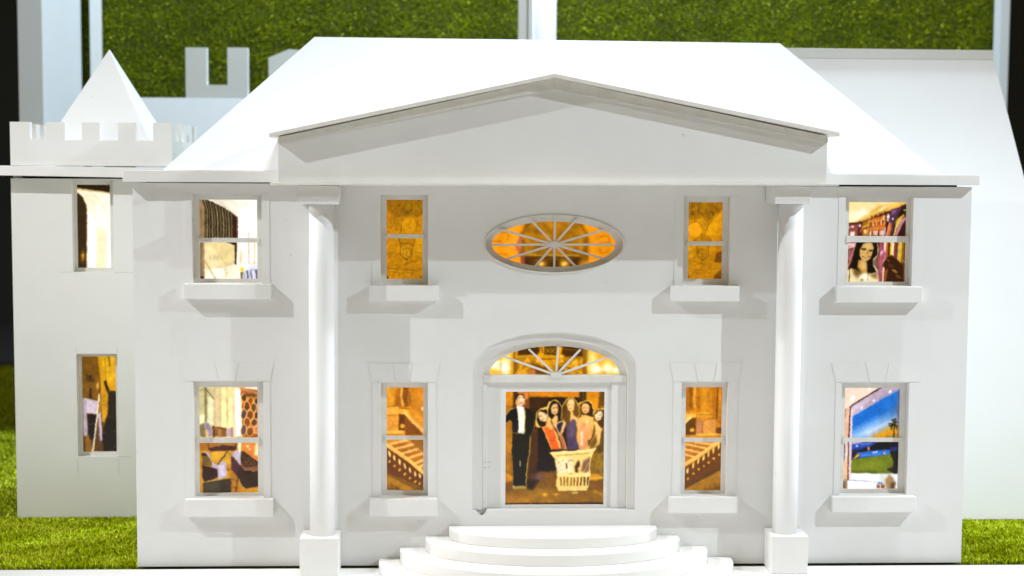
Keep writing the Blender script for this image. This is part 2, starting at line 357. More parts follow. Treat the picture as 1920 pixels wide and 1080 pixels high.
def pic_lounge():
    p = Print(18, 22, 583, 1045, 118, 'D9B26A')
    p.poly('E9D69A', [(0, 0), (360, 0), (350, 520), (0, 520)], 3)
    p.poly('C8BD8C', [(0, 40), (160, 30), (160, 420), (0, 440)], 6, 0.8); p.poly('E8E6BC', [(95, 130), (155, 120), (155, 390), (95, 395)], 6); p.poly('EFE9C4', [(20, 300), (75, 290), (75, 380), (20, 385)], 6)
    p.line('8E8258', [(78, 30), (78, 350)], 24, 2.5); p.line('7A6A42', [(70, 30), (160, 140)], 12, 2.5); p.line('A8996C', [(20, 60), (70, 40)], 14, 3)
    p.poly('DCC79C', [(163, 20), (215, 20), (215, 420), (160, 420)], 2); p.line('C29A5A', [(163, 20), (160, 420)], 7, 2)
    p.poly('F4EBB0', [(228, 170), (255, 120), (280, 170), (282, 415), (224, 415)], 3); p.poly('F4EBB0', [(295, 150), (315, 115), (338, 160), (338, 420), (292, 420)], 3); p.ell('F4EBB0', 255, 80, 20, 32, 0, 3)
    p.line('C8A258', [(285, 30), (284, 420)], 8, 2, 0.8); p.line('C09448', [(220, 30), (218, 420)], 7, 2, 0.8)
    p.poly('F0D2A0', [(345, 20), (375, 20), (370, 510), (340, 510)], 3); p.poly('FFF6EE', [(362, 40), (420, 40), (425, 500), (360, 505)], 4)
    p.poly('A8622A', [(412, 30), (600, 60), (600, 520), (430, 510), (425, 200)], 2); p.line('D8945A', [(415, 40), (600, 90)], 26, 4, 0.8); p.poly('F8EADA', [(420, 10), (600, 10), (600, 55), (480, 40)], 3)
    cells = [(450, 130, 24, 34, '5A3A1A'), (510, 165, 22, 40, '8E4A1C'), (565, 170, 16, 34, '5E3414'), (440, 205, 14, 34, '9A5220'), (475, 215, 24, 45, '6B3A18'), (540, 225, 24, 42, '6A4A1E'), (445, 290, 22, 44, '5A4448'), (505, 300, 27, 45, '8A4A20'), (568, 300, 18, 34, '54381A'), (475, 370, 26, 44, '8E4E22'), (545, 370, 28, 32, '6E4426'), (442, 440, 22, 48, '5E4A50'), (505, 455, 30, 42, '8A4E24'), (565, 440, 22, 30, 'C87A52')]
    for x, y, a, b, c in cells:
        p.ell('F4B866', x, y, a + 9, b + 9, 8, 2); p.ell(c, x, y, a, b, 8, 2)
    for x in (470, 500, 540): p.ell('6E4A2A', x, 105, 22, 18, 0, 2, 0.8)
    p.poly('8E7A52', [(18, 390), (60, 370), (80, 510), (20, 510)], 3); p.poly('9C8EA0', [(65, 360), (100, 375), (140, 430), (135, 505), (100, 505), (75, 440)], 2); p.poly('E6B48A', [(75, 430), (100, 440), (105, 490), (85, 485)], 3)
    p.poly('8E5E32', [(140, 405), (275, 420), (275, 505), (140, 505)], 2); p.line('5A3416', [(150, 410), (155, 505)], 14, 2); p.line('BE8A50', [(210, 430), (212, 505)], 40, 4, 0.7); p.line('5E3A1C', [(190, 415), (275, 440)], 9, 2)
    p.poly('C8AEB8', [(278, 430), (335, 425), (338, 505), (278, 500)], 2); p.line('A06A5A', [(330, 425), (330, 505)], 14, 3, 0.7)
    # floor half
    p.poly('C88E1E', [(0, 545), (620, 545), (620, 1080), (0, 1080)], 1); p.poly('DCA634', [(120, 650), (330, 650), (330, 760), (260, 780), (130, 730)], 6)
    p.poly('B8781A', [(300, 780), (400, 900), (400, 1080), (300, 1080)], 5); p.line('7A4A10', [(270, 815), (300, 830)], 12, 3); p.line('7A4A10', [(340, 920), (370, 935)], 10, 3); p.line('7A4A10', [(335, 990), (375, 1010)], 12, 3)
    p.poly('B07028', [(0, 560), (90, 555), (100, 640), (30, 640)], 3); p.poly('A86E28', [(90, 555), (372, 555), (360, 640), (110, 640)], 2)
    p.poly('4A2A28', [(95, 560), (110, 615), (240, 585), (355, 600), (375, 560), (372, 620), (350, 640), (240, 640), (130, 650), (100, 630)], 2)
    p.poly('FFF0DC', [(385, 555), (418, 555), (415, 690), (388, 660)], 4); p.poly('D8873A', [(418, 555), (600, 555), (600, 760), (540, 720), (430, 645)], 4)
    p.ell('FFE9C0', 478, 600, 13, 9, 0, 2); p.ell('FFE0B0', 500, 625, 9, 8, 0, 2); p.poly('FFE3B0', [(560, 560), (600, 560), (600, 700), (545, 680)], 6)
    p.poly('C9BCCB', [(330, 690), (350, 645), (385, 640), (415, 670), (412, 790), (335, 710)], 2)
    p.poly('8E5A40', [(415, 660), (450, 650), (600, 770), (600, 830), (470, 845), (410, 790)], 2); p.poly('3A2418', [(415, 650), (450, 650), (590, 760), (560, 800), (440, 800), (412, 740)], 2)
    for q in ((440, 690), (465, 730), (500, 720), (490, 770), (530, 760), (545, 780), (450, 770)): p.ell('A8703E', q[0], q[1], 17, 22, 30, 2, 0.6); p.ell('36200F', q[0], q[1], 10, 14, 30, 2)
    p.poly('4B2C33', [(318, 700), (340, 700), (450, 835), (450, 860), (560, 850), (560, 860), (380, 890), (318, 820)], 2)
    p.poly('3A2412', [(375, 890), (400, 800), (470, 860), (600, 830), (600, 985), (460, 1012), (420, 980)], 2); p.poly('1E1210', [(440, 840), (520, 835), (520, 858), (450, 865)], 2)
    p.line('C08A5A', [(385, 905), (420, 990), (460, 1015)], 9, 2); p.line('4A2A14', [(382, 900), (360, 1040)], 11, 2)
    p.line('4A3018', [(280, 650), (190, 775)], 11, 1.5); p.line('8A6A48', [(285, 655), (400, 770)], 6, 2)
    p.poly('BFB2C4', [(60, 655), (100, 650), (130, 740), (200, 790), (230, 740), (270, 760), (275, 890), (200, 920), (150, 830), (100, 720)], 2); p.poly('DAD2DE', [(200, 790), (250, 780), (250, 880), (215, 870)], 4, 0.8)
    p.poly('7A5C2A', [(35, 690), (90, 690), (130, 740), (130, 790), (40, 780)], 2); p.poly('3B2210', [(35, 665), (75, 665), (90, 695), (35, 690)], 2); p.poly('3A2018', [(38, 780), (120, 800), (185, 820), (190, 900), (60, 945), (38, 900)], 2)
    p.poly('3E3120', [(45, 950), (325, 905), (325, 1080), (40, 1080)], 2); p.poly('4E4636', [(60, 960), (200, 935), (220, 1050), (60, 1060)], 5, 0.6); p.line('B49A5A', [(45, 950), (200, 920), (325, 900)], 7, 2); p.line('9A6A1E', [(320, 915), (322, 1050)], 9, 2)
    return p.noise(0.05, 60)
def pic_relief(mirror):
    p = Print(35, 32, 487, 1040, 96, 'CD8E06')
    fx = (lambda x: x) if not mirror else (lambda x: 522 - x)
    F = lambda pts: [(fx(x), y) for x, y in pts]
    dk = '7A4E04'
    p.poly('A8740A', F([(20, 20), (500, 20), (500, 230), (400, 260), (320, 225), (220, 250), (120, 240), (35, 150)]), 8)
    p.rs = np.random.default_rng(5 + mirror)
    for i in range(70):
        x, y = p.rs.uniform(40, 485), p.rs.uniform(35, 235)
        if y > 150 + 0.3 * abs(x - 260): continue
        a = p.rs.uniform(9, 26)
        p.ell(('5E3C04', 'C08A10', '8E6006', 'B98208')[i % 4], fx(x), y, a, a * p.rs.uniform(0.5, 1.1), p.rs.uniform(0, 180), 3, 0.55)
    p.ell('A87A0C', fx(300), 110, 56, 66, 0, 5); p.line('5A3A06', F([(245, 110), (255, 175), (300, 195), (350, 160), (352, 90)]), 8, 3, 0.7)
    for pts in ([(235, 190), (265, 215), (310, 190)], [(150, 60), (180, 130), (150, 210)], [(400, 60), (380, 140), (430, 200)], [(100, 90), (60, 140), (110, 200)], [(440, 230), (420, 330), (400, 450)], [(130, 250), (170, 330), (160, 450)]):
        p.line(dk, F(pts), 7, 3, 0.55)
    p.poly('D49408', F([(30, 150), (70, 200), (125, 310), (155, 420), (160, 470), (30, 470)]), 2); p.line('9A6506', F([(40, 150), (80, 215), (130, 320), (155, 430), (158, 465)]), 6, 2)
    p.ell('DA9A08', fx(312), 340, 92, 100, 0, 2); p.line('8E5E06', F([(220, 340), (240, 270), (312, 238), (380, 265), (402, 340)]), 6, 2, 0.8); p.ell('8E5E06', fx(310), 345, 6, 6, 0, 2)
    p.line('6A4404', F([(220, 350), (215, 420), (200, 455)]), 9, 2, 0.8)
    p.poly('D59608', F([(385, 470), (415, 400), (500, 280), (500, 470)]), 8, 0.8)
    p.poly('D29006', F([(30, 500), (180, 500), (205, 600), (208, 740), (120, 700), (30, 730)]), 2); p.line('6A4404', F([(182, 520), (206, 600), (208, 740), (270, 795)]), 9, 2)
    p.poly('D99A0A', F([(405, 500), (500, 500), (500, 760), (370, 740), (365, 640)]), 2); p.line('7A4E04', F([(400, 520), (370, 610), (352, 720)]), 8, 2)
    p.poly('B67E08', F([(185, 500), (400, 500), (365, 620), (330, 590), (220, 595), (205, 560)]), 4, 0.8)
    p.poly('CB9010', F([(218, 600), (260, 590), (335, 592), (360, 625), (345, 740), (300, 790), (240, 760), (212, 690)]), 2); p.line('6E4A06', F([(218, 605), (260, 588), (335, 592), (362, 625)]), 7, 2, 0.8)
    for pts in ([(225, 630), (245, 680)], [(340, 640), (350, 740)], [(260, 660), (290, 645), (320, 660)], [(240, 710), (245, 730)], [(290, 690), (280, 750), (310, 760)], [(235, 750), (285, 795), (330, 750)]):
        p.line('7A5206', F(pts), 11, 4, 0.65)
    p.ell('5A3604', fx(285), 795, 18, 10, 0, 2)
    p.poly('CB8C08', F([(30, 720), (120, 700), (200, 740), (280, 805), (400, 800), (500, 800), (500, 1070), (30, 1070)]), 3)
    for pts in ([(35, 730), (110, 695), (190, 730)], [(280, 850), (380, 815), (490, 800)], [(260, 890), (285, 840), (300, 825)], [(45, 885), (100, 870), (160, 862), (212, 890), (180, 905), (60, 915), (45, 885)], [(35, 905), (250, 925), (380, 925), (485, 900)], [(60, 940), (170, 960), (300, 965), (470, 940)], [(170, 930), (200, 1000)], [(240, 960), (245, 1035)], [(340, 930), (350, 1000)], [(80, 990), (130, 1010)], [(400, 960), (470, 1015)]):
        p.line('8A5C06', F(pts), 9, 3.5, 0.6)
    p.ell('4A2C02', fx(40), 1025, 16, 20, 0, 3); p.ell('5A3604', fx(466), 1015, 10, 9, 0, 3)
    p.grad('A86C04', 260, 300, fx(60), 200, 0.45)
    for i in range(40):
        x, y = p.rs.uniform(40, 485), p.rs.uniform(540, 1035)
        p.ell(('8E6006', 'E0A41A', 'B07808')[i % 3], fx(x), y, p.rs.uniform(14, 40), p.rs.uniform(6, 14), p.rs.uniform(-30, 30), 6, 0.28)
    p.C *= 0.93
    return p.noise(0.10, 30)
def pic_relief_left(): return pic_relief(False)
def pic_relief_right():
    p = pic_relief(True)
    p.poly('D89A0A', [(465, 150), (500, 140), (500, 470), (255, 470), (300, 350), (370, 220)], 3); p.line('8E5E06', [(470, 160), (380, 230), (300, 350), (258, 470)], 7, 2)
    p.grad('B47A06', 400, 300, 480, 330, 0.5)
    p.ell('E8A016', 130, 395, 92, 96, 0, 3); p.line('9A6A08', [(70, 300), (150, 290), (215, 330), (228, 400), (200, 470)], 7, 2, 0.8)
    p.poly('6A3A06', [(420, 690), (500, 680), (500, 830), (390, 820)], 4, 0.8); p.poly('6A3E06', [(390, 1010), (450, 940), (500, 920), (500, 1060), (390, 1060)], 5, 0.8)
    return p
def pic_stair(mirror):
    p = Print(25, 22, 387, 1042, 92, 'D68A1A')
    if not mirror:
        p.grad('EFA43A', 300, 100, 380, 130, 0.6); p.poly('E3A02C', [(20, 20), (120, 20), (110, 220), (20, 220)], 6, 0.8)
        p.poly('A86410', [(110, 60), (165, 20), (165, 215), (95, 215)], 10, 0.8); p.poly('8E4E10', [(185, 20), (240, 20), (250, 100), (270, 200), (200, 225), (180, 130)], 8); p.line('F2C26A', [(175, 30), (165, 110), (185, 200)], 16, 4, 0.85); p.line('C8842A', [(245, 90), (230, 150), (250, 200)], 14, 4, 0.8)
        p.poly('C47C1C', [(250, 20), (400, 20), (400, 330), (255, 250)], 14, 0.6); p.line('D8922E', [(300, 100), (370, 210)], 30, 8, 0.5)
        p.poly('EFAA44', [(20, 215), (140, 215), (140, 300), (20, 300)], 3); p.line('B06C14', [(20, 218), (130, 218)], 8, 2); p.line('B87418', [(20, 300), (140, 300)], 6, 2); p.poly('E29A34', [(20, 310), (140, 310), (140, 460), (20, 460)], 5)
        p.line('F4B850', [(20, 472), (180, 468)], 28, 3)
        p.poly('6A3A0A', [(145, 290), (210, 290), (205, 450), (140, 450)], 4); p.poly('E4A63A', [(130, 240), (250, 245), (245, 275), (180, 295), (135, 280)], 3); p.line('8E5410', [(170, 232), (245, 240)], 8, 2)
        p.ell('D8A032', 180, 410, 25, 22, 0, 3)
        p.poly('8A4C14', [(205, 300), (260, 330), (370, 470), (370, 500), (210, 500)], 4); p.line('F6BE62', [(205, 275), (250, 330), (320, 400), (385, 458)], 34, 2); p.line('B0701E', [(200, 300), (250, 355), (320, 425), (370, 480)], 8, 2); p.ell('FFE7B0', 376, 240, 9, 20, 0, 2)
        # lower pane
        p.poly('C8842A', [(0, 520), (420, 520), (420, 1080), (0, 1080)], 1)
        for k, (x0, y0, x1, y1) in enumerate(((50, 585, 240, 548), (110, 630, 300, 590), (160, 680, 350, 635), (225, 725, 400, 680), (300, 775, 400, 745), (340, 815, 400, 795))):
            p.poly('B5711C', [(x0, y0), (x1, y1), (x1 + 5, y1 + 45), (x0 + 60, y0 + 50)], 3); p.poly('F0B862', [(x0 - 10, y0 - 3), (x1 - 20, y1 - 12), (x1, y1 - 4), (x1, y1 + 10), (x0 + 15, y0 + 14)], 2)
        p.poly('8E5A1A', [(250, 540), (420, 540), (420, 680), (340, 640), (300, 600)], 6, 0.8)
        p.poly('6E3C0C', [(20, 620), (400, 880), (400, 1040), (300, 1000), (20, 870)], 3); p.line('F6BC58', [(10, 590), (120, 660), (250, 755), (400, 885)], 34, 2); p.line('FFD890', [(30, 590), (130, 655), (260, 750), (395, 865)], 8, 3, 0.7)
        for i, (x, y) in enumerate(((52, 685), (98, 725), (152, 768), (202, 808), (255, 848), (305, 885), (352, 905))):
            p.ell('F4CC7A', x, y, 11, 33 - i, -12, 2); p.ell('E0A84A', x - 2 + (i % 2) * 4, y + 78, 11, 15, 30, 2)
        p.poly('7E5208', [(20, 870), (390, 1020), (390, 1080), (20, 1080)], 3); p.poly('B27A10', [(20, 890), (250, 1010), (330, 1080), (20, 1080)], 6)
        p.poly('5E3A08', [(20, 1080), (30, 1000), (55, 1020), (70, 975), (95, 1015), (120, 1000), (150, 1030), (170, 1080)], 8, 0.7)
    else:
        p.poly('A8660C', [(20, 20), (110, 20), (120, 260), (20, 270)], 8, 0.8); p.line('F0B648', [(118, 30), (112, 110), (120, 220)], 18, 4, 0.85); p.line('7A4608', [(75, 40), (80, 230)], 18, 5, 0.6)
        p.poly('CC8414', [(135, 20), (285, 20), (285, 270), (150, 270)], 5); p.grad('CC8414', 0, 0, 1, 0, 0); p.line('A86208', [(150, 40), (160, 260)], 26, 8, 0.6); p.line('E4A22E', [(215, 40), (215, 230)], 40, 12, 0.6)
        p.poly('B8720E', [(290, 20), (400, 20), (400, 420), (300, 330)], 6); p.line('7A4406', [(345, 30), (342, 330)], 14, 2); p.line('E0A030', [(372, 60), (370, 300)], 22, 8, 0.6)
        p.poly('D89A2C', [(155, 275), (285, 275), (290, 325), (150, 330)], 3); p.line('A06410', [(155, 300), (285, 298)], 7, 2)
        p.poly('C08050', [(140, 340), (205, 350), (195, 490), (135, 480)], 3); p.poly('DE9A46', [(205, 355), (230, 345), (330, 335), (330, 490), (195, 490)], 2.5); p.line('9A5C14', [(200, 490), (205, 365), (235, 345), (330, 335)], 6, 2)
        p.line('EAB046', [(80, 500), (385, 490)], 24, 3); p.poly('7A4408', [(335, 430), (400, 420), (400, 490), (335, 480)], 4)
        p.poly('6A400A', [(30, 330), (135, 330), (135, 500), (30, 500)], 5); p.poly('F0BE5A', [(30, 290), (135, 290), (125, 325), (70, 330), (30, 390)], 3); p.ell('E0A838', 97, 450, 24, 20, 0, 3); p.line('FFD67A', [(25, 375), (85, 325)], 20, 3)
        p.poly('BC7620', [(0, 560), (420, 560), (420, 1080), (0, 1080)], 1)
        for (x0, y0, x1, y1) in ((130, 575, 300, 590), (40, 590, 240, 630), (30, 640, 180, 672), (30, 690, 120, 715)): p.line('F0B862', [(x0, y0), (x1, y1)], 20, 2)
        p.poly('6E3E08', [(20, 830), (120, 770), (390, 580), (400, 830), (30, 1000)], 3); p.line('F6BE5A', [(15, 800), (150, 720), (260, 640), (370, 565)], 34, 2); p.line('FFDC94', [(30, 775), (150, 700), (330, 575)], 8, 3, 0.7)
        for i, (x, y) in enumerate(((60, 850), (113, 800), (165, 757), (216, 725), (264, 690), (314, 650), (367, 612))):
            p.ell('F4CA70', x, y, 10, 30, 8, 2); p.ell('D89C34', x + 4, y + 82, 12, 13, 30, 2)
        p.poly('5E3A06', [(20, 1010), (390, 800), (390, 850), (60, 1080), (20, 1080)], 4); p.poly('A87410', [(40, 1030), (380, 850), (380, 1080), (40, 1080)], 6)
        p.poly('6A4208', [(215, 1080), (235, 1010), (262, 1030), (285, 985), (310, 1015), (335, 970), (360, 1010), (385, 960), (400, 1080)], 8, 0.65)
    return p.noise(0.06, 40)
def pic_stair_left(): return pic_stair(False)
def pic_stair_right(): return pic_stair(True)
def pic_library():
    p = Print(35, 30, 810, 1070, 124, '6A3A1A')
    p.poly('F6DFA6', [(0, 0), (850, 0), (850, 60), (640, 130), (440, 200), (220, 285), (0, 310)], 2)
    p.poly('FFF5DC', [(60, 190), (180, 110), (330, 150), (300, 200), (150, 270), (60, 270)], 12); p.poly('E8B84E', [(300, 190), (420, 80), (780, 20), (850, 30), (640, 120), (440, 190), (230, 265), (170, 270)], 8, 0.85)
    p.poly('FBEBC4', [(430, 145), (530, 75), (570, 80), (500, 130)], 6); p.line('D09428', [(170, 285), (440, 195), (800, 50)], 14, 3); p.grad('F2C87A', 400, 30, 40, 30, 0.25)
    p.poly('4A2414', [(0, 310), (220, 285), (440, 200), (620, 130), (850, 40), (850, 500), (0, 500)], 2)
    p.poly('8E4A44', [(30, 330), (190, 310), (170, 480), (30, 480)], 4); p.ell('F4E4DE', 103, 352, 18, 14, 0, 2); p.ell('F2E2DE', 203, 338, 15, 18, 0, 2); p.poly('F6E6D2', [(75, 420), (132, 410), (130, 480), (70, 480)], 4); p.ell('E8C8BE', 58, 365, 9, 12, 0, 2); p.line('B56A60', [(210, 420), (235, 340)], 16, 3)
    p.poly('A86A1E', [(235, 290), (340, 245), (320, 400), (300, 470), (230, 470)], 4); p.line('E0A848', [(320, 260), (305, 460)], 14, 3); p.ell('F2D28A', 274, 415, 18, 32, 0, 3); p.line('D8A44A', [(250, 350), (310, 330)], 16, 3); p.line('5A3008', [(250, 380), (310, 365)], 8, 2)
    p.poly('C06A2A', [(340, 250), (545, 200), (540, 470), (320, 470)], 3)
    for y0, y1 in ((275, 255), (375, 362)): p.line('E89A4A', [(330, y0 + 8), (540, y1)], 12, 2)
    for i in range(9):
        x = 345 + i * 22; p.poly(('7A4210', 'E8D2A8', '4A2008', 'D8A050', 'B06030')[i % 5], [(x, 345 - i * 4), (x + 15, 342 - i * 4), (x + 13, 290 - i * 4), (x + 2, 292 - i * 4)], 2); p.poly(('F2E0D8', '5A2A1E', 'E4B8AE', 'F6ECE4')[i % 4], [(x - 10, 465), (x + 6, 465), (x + 8, 405 - i), (x - 8, 408 - i)], 2)
        p.poly(('5A3010', '9A6420', '3A1A08')[i % 3], [(x, 250 - i * 8), (x + 15, 246 - i * 8), (x + 13, 205 - i * 8), (x + 2, 210 - i * 8)], 2)
    p.line('D89848', [(400, 250), (385, 380)], 9, 2); p.line('F2E6D6', [(520, 210), (510, 260)], 12, 2)
    p.poly('B9A8BA', [(520, 380), (555, 350), (550, 440), (515, 470)], 4); p.ell('F0E8EC', 580, 215, 20, 32, 0, 3); p.ell('E6DCE2', 575, 265, 14, 18, 0, 3); p.poly('2A1410', [(555, 300), (585, 280), (570, 420), (545, 430)], 3)
    p.poly('5A3450', [(612, 130), (700, 110), (760, 70), (690, 300), (640, 470), (585, 470), (600, 300)], 3); p.poly('8A6A96', [(620, 140), (690, 120), (670, 170), (620, 200)], 5, 0.8); p.ell('F6F0FA', 640, 248, 11, 14, 0, 2); p.poly('D8702A', [(590, 310), (630, 300), (600, 470), (555, 475)], 3); p.line('F2C89A', [(600, 290), (555, 470)], 9, 2)
    p.poly('2A160C', [(660, 320), (770, 80), (850, 40), (850, 500), (620, 500)], 4); p.poly('E2C028', [(680, 270), (720, 230), (790, 180), (790, 210), (740, 250), (690, 380), (665, 470), (650, 470), (670, 380)], 3); p.poly('C08088', [(740, 260), (800, 215), (830, 240), (770, 320), (700, 475), (670, 470), (700, 360)], 3); p.poly('3A1A14', [(800, 260), (850, 240), (850, 500), (725, 500), (760, 400)], 3); p.line('F0E29A', [(790, 130), (830, 128)], 16, 3); p.line('F6EAB0', [(760, 230), (690, 350), (660, 470)], 10, 2)
    # lower pane
    p.poly('7A3A34', [(0, 540), (170, 540), (120, 740), (30, 900), (0, 900)], 2); p.poly('E6C2C4', [(40, 560), (150, 560), (145, 610), (40, 610)], 4); p.line('FFF2E6', [(35, 628), (130, 612)], 14, 2); p.poly('9A5A62', [(35, 650), (110, 640), (90, 780), (35, 800)], 5); p.line('E8BCA8', [(150, 570), (100, 740), (40, 890)], 8, 2)
    for i, (x, c) in enumerate(((490, 'C05A78'), (520, '8E3A56'), (545, 'F0D8C0'), (575, 'B8642A'), (600, '5A2A12'), (630, 'E8C83A'), (655, 'F2E2C8'), (685, '7A3A2A'), (715, '5A3418'), (735, 'C8A468'), (760, 'D8B22E'), (790, '8E6418'))):
        p.poly(c, [(x - 15, 540), (x + 15, 540), (x + 12 - i, 830), (x - 18 - i, 830)], 2)
    p.poly('A8566A', [(470, 700), (520, 640), (560, 700), (540, 780), (480, 760)], 4); p.ell('E8D2DE', 500, 690, 12, 34, 30, 3); p.poly('3A1E0C', [(560, 760), (640, 720), (800, 860), (800, 1090), (540, 1090), (530, 820)], 3)
    for i in range(12):
        x, y = 555 + (i * 53) % 220, 770 + (i * 71) % 280; p.line(('A87428', '6A4414', 'C8984A', '8A5A1E')[i % 4], [(x, y), (x + 55, y + 34)], 10, 3, 0.8)
    p.poly('A04A5A', [(450, 740), (530, 760), (520, 900), (510, 1090), (460, 1090), (465, 900)], 3); p.poly('B86A72', [(470, 760), (515, 780), (505, 960), (475, 960)], 8, 0.8); p.line('F4E2C2', [(532, 890), (528, 1080)], 20, 2); p.poly('9A4A22', [(545, 930), (590, 900), (570, 1080), (545, 1080)], 3)
    p.poly('E6D2B8', [(440, 560), (462, 640), (445, 730), (395, 800), (400, 850), (455, 920), (475, 1090), (440, 1090), (380, 860), (380, 780), (430, 700)], 3); p.poly('8A6A5A', [(400, 790), (440, 770), (460, 860), (440, 890), (400, 840)], 5, 0.8)
    p.poly('160C06', [(165, 545), (270, 530), (420, 545), (450, 630), (440, 720), (385, 780), (390, 860), (440, 950), (330, 955), (210, 940), (90, 905), (60, 895), (110, 790), (140, 650)], 3)
    p.poly('D0A860', [(205, 660), (250, 575), (310, 550), (375, 565), (390, 640), (372, 720), (330, 790), (285, 805), (235, 780), (208, 720)], 3); p.poly('DDBB78', [(270, 570), (350, 565), (375, 620), (340, 660), (280, 650)], 10, 0.8)
    p.poly('C89C50', [(190, 790), (240, 780), (290, 805), (310, 850), (315, 960), (230, 960), (180, 880)], 4); p.poly('E2C686', [(240, 790), (300, 810), (300, 900), (250, 890)], 10, 0.6)
    p.line('2A1608', [(235, 640), (285, 640)], 13, 2); p.line('2A1608', [(330, 655), (380, 660)], 12, 2); p.ell('1E1006', 268, 652, 18, 7, 0, 2); p.ell('1E1006', 350, 668, 17, 7, 0, 2); p.ell('A87A3A', 312, 700, 20, 16, 0, 5, 0.7); p.line('8A5A28', [(305, 650), (322, 705)], 7, 4, 0.5)
    p.line('7A3A1E', [(248, 742), (285, 755), (335, 742)], 13, 2.5); p.line('F2E2BE', [(265, 748), (318, 748)], 7, 2)
    p.poly('E8D6A8', [(40, 920), (110, 900), (230, 950), (320, 970), (440, 950), (470, 1090), (30, 1090)], 3); p.poly('5A4012', [(110, 910), (200, 900), (255, 960), (180, 1015), (140, 990)], 10, 0.85); p.poly('6A4E1A', [(340, 985), (440, 955), (450, 1030), (400, 1020)], 8, 0.8); p.ell('FFF8E6', 285, 1010, 50, 38, 0, 12); p.line('3A2408', [(75, 900), (72, 1070)], 11, 2); p.line('8A6A32', [(330, 960), (320, 1050)], 8, 3); p.ell('7A6030', 245, 1052, 20, 18, 0, 4, 0.8)
    return p.noise(0.05, 50)
def pic_view():
    p = Print(38, 32, 605, 1050, 116, 'E6CDB8')
    p.poly('EBD5C2', [(0, 0), (420, 32), (100, 220), (40, 245), (0, 250)], 3); p.poly('B7A2B4', [(110, 220), (430, 32), (600, 20), (620, 60), (400, 165), (130, 320)], 3); p.poly('D8C6D6', [(120, 225), (300, 120), (300, 180), (130, 290)], 10, 0.7); p.line('2C201A', [(430, 30), (310, 98), (105, 222)], 12, 1.5)
    p.poly('1A6FC8', [(128, 325), (400, 165), (620, 50), (620, 560), (128, 560)], 1.5); p.grad('3E8ED6', 350, 330, 350, 200, 0); p.poly('2474C4', [(420, 160), (620, 60), (620, 200), (420, 330)], 20, 0.7)
    p.poly('DDE6F2', [(130, 545), (130, 510), (250, 440), (400, 370), (520, 330), (620, 290), (620, 420), (500, 440), (330, 545)], 34, 0.92); p.poly('E0A048', [(300, 545), (420, 480), (520, 425), (620, 400), (620, 560), (300, 560)], 22, 0.95); p.poly('D8980E', [(360, 530), (520, 440), (620, 440), (620, 560), (360, 560)], 16); p.line('8A7E96', [(470, 535), (600, 515)], 18, 6, 0.8); p.poly('4E7EB8', [(500, 240), (620, 180), (620, 300), (500, 330)], 20, 0.6)
    p.line('1E1A08', [(560, 420), (562, 540)], 11, 1.5)
    for x, y in ((505, 400), (520, 430), (535, 365), (575, 355), (595, 385), (600, 430), (530, 455), (512, 418), (585, 450)): p.line('2E280C', [(560, 420), ((560 + x) / 2, min(y, 420) - 8), (x, y)], 13, 2)
    p.poly('6A5A66', [(585, 60), (620, 60), (620, 540), (595, 540), (582, 300)], 6, 0.7)
    p.poly('DDB49A', [(30, 250), (95, 230), (90, 540), (30, 540)], 3); p.line('7A5A48', [(52, 260), (55, 330)], 14, 5, 0.6); p.line('3A2018', [(104, 230), (96, 545)], 13, 1.5); p.poly('E6C8D0', [(112, 250), (130, 235), (126, 545), (104, 545)], 2)
    for x, y, a in ((128, 142, 30), (300, 42, 20), (345, 165, 12), (222, 240, 12), (510, 75, 18), (57, 55, 14)): p.ell('FFFFFF', x, y, a * 0.6, a * 0.95, 35, 2)
    # lower pane
    p.poly('14224E', [(128, 570), (620, 570), (620, 760), (128, 760)], 1.5); p.poly('C8B6D8', [(128, 570), (270, 570), (200, 605), (128, 608)], 6); p.poly('2C50B0', [(128, 610), (260, 590), (420, 575), (400, 600), (300, 640), (128, 660)], 8); p.ell('E0E6F6', 183, 624, 9, 9, 0, 3); p.line('86A2DE', [(230, 605), (320, 590)], 9, 4, 0.8)
    p.poly('120E14', [(220, 660), (330, 620), (430, 570), (620, 570), (620, 650), (430, 660), (330, 668), (128, 690)], 4); p.poly('2A3A8A', [(520, 640), (620, 620), (620, 690), (520, 690)], 8, 0.7); p.ell('E08A5A', 300, 650, 12, 18, 0, 3)
    p.poly('2E6EC8', [(150, 695), (300, 675), (520, 660), (525, 705), (360, 735), (200, 750), (215, 715)], 3); p.line('DDE8F8', [(355, 690), (388, 683)], 14, 3); p.line('6A9CE0', [(230, 720), (420, 705)], 8, 3, 0.8); p.ell('D8A88A', 466, 695, 14, 12, 0, 3); p.line('1E3A9A', [(140, 750), (330, 742)], 12, 4)
    p.poly('F0B010', [(146, 745), (180, 712), (208, 702), (206, 722), (165, 748)], 3); p.poly('241A1A', [(128, 705), (170, 690), (190, 700), (135, 730)], 4)
    p.poly('6E7A10', [(126, 760), (210, 750), (400, 725), (560, 700), (620, 720), (620, 920), (126, 895)], 2); p.poly('828A14', [(160, 780), (400, 760), (520, 780), (380, 850), (160, 840)], 24, 0.7); p.poly('4E580A', [(126, 865), (500, 880), (500, 900), (126, 898)], 6, 0.8)
    p.poly('1A1A0A', [(528, 680), (620, 660), (620, 960), (570, 960), (550, 890), (500, 860), (560, 840), (560, 760), (530, 720)], 4); p.ell('22220C', 525, 860, 26, 14, 0, 3)
    p.poly('E9EDF2', [(126, 897), (620, 905), (620, 1090), (98, 1090), (98, 970), (126, 960)], 2); p.line('8E8EA6', [(100, 970), (250, 975), (400, 992)], 8, 2); p.poly('F6F7FA', [(98, 975), (390, 995), (390, 1090), (98, 1090)], 6, 0.8); p.poly('CFCFC8', [(410, 900), (540, 905), (490, 1000), (410, 990)], 10, 0.6)
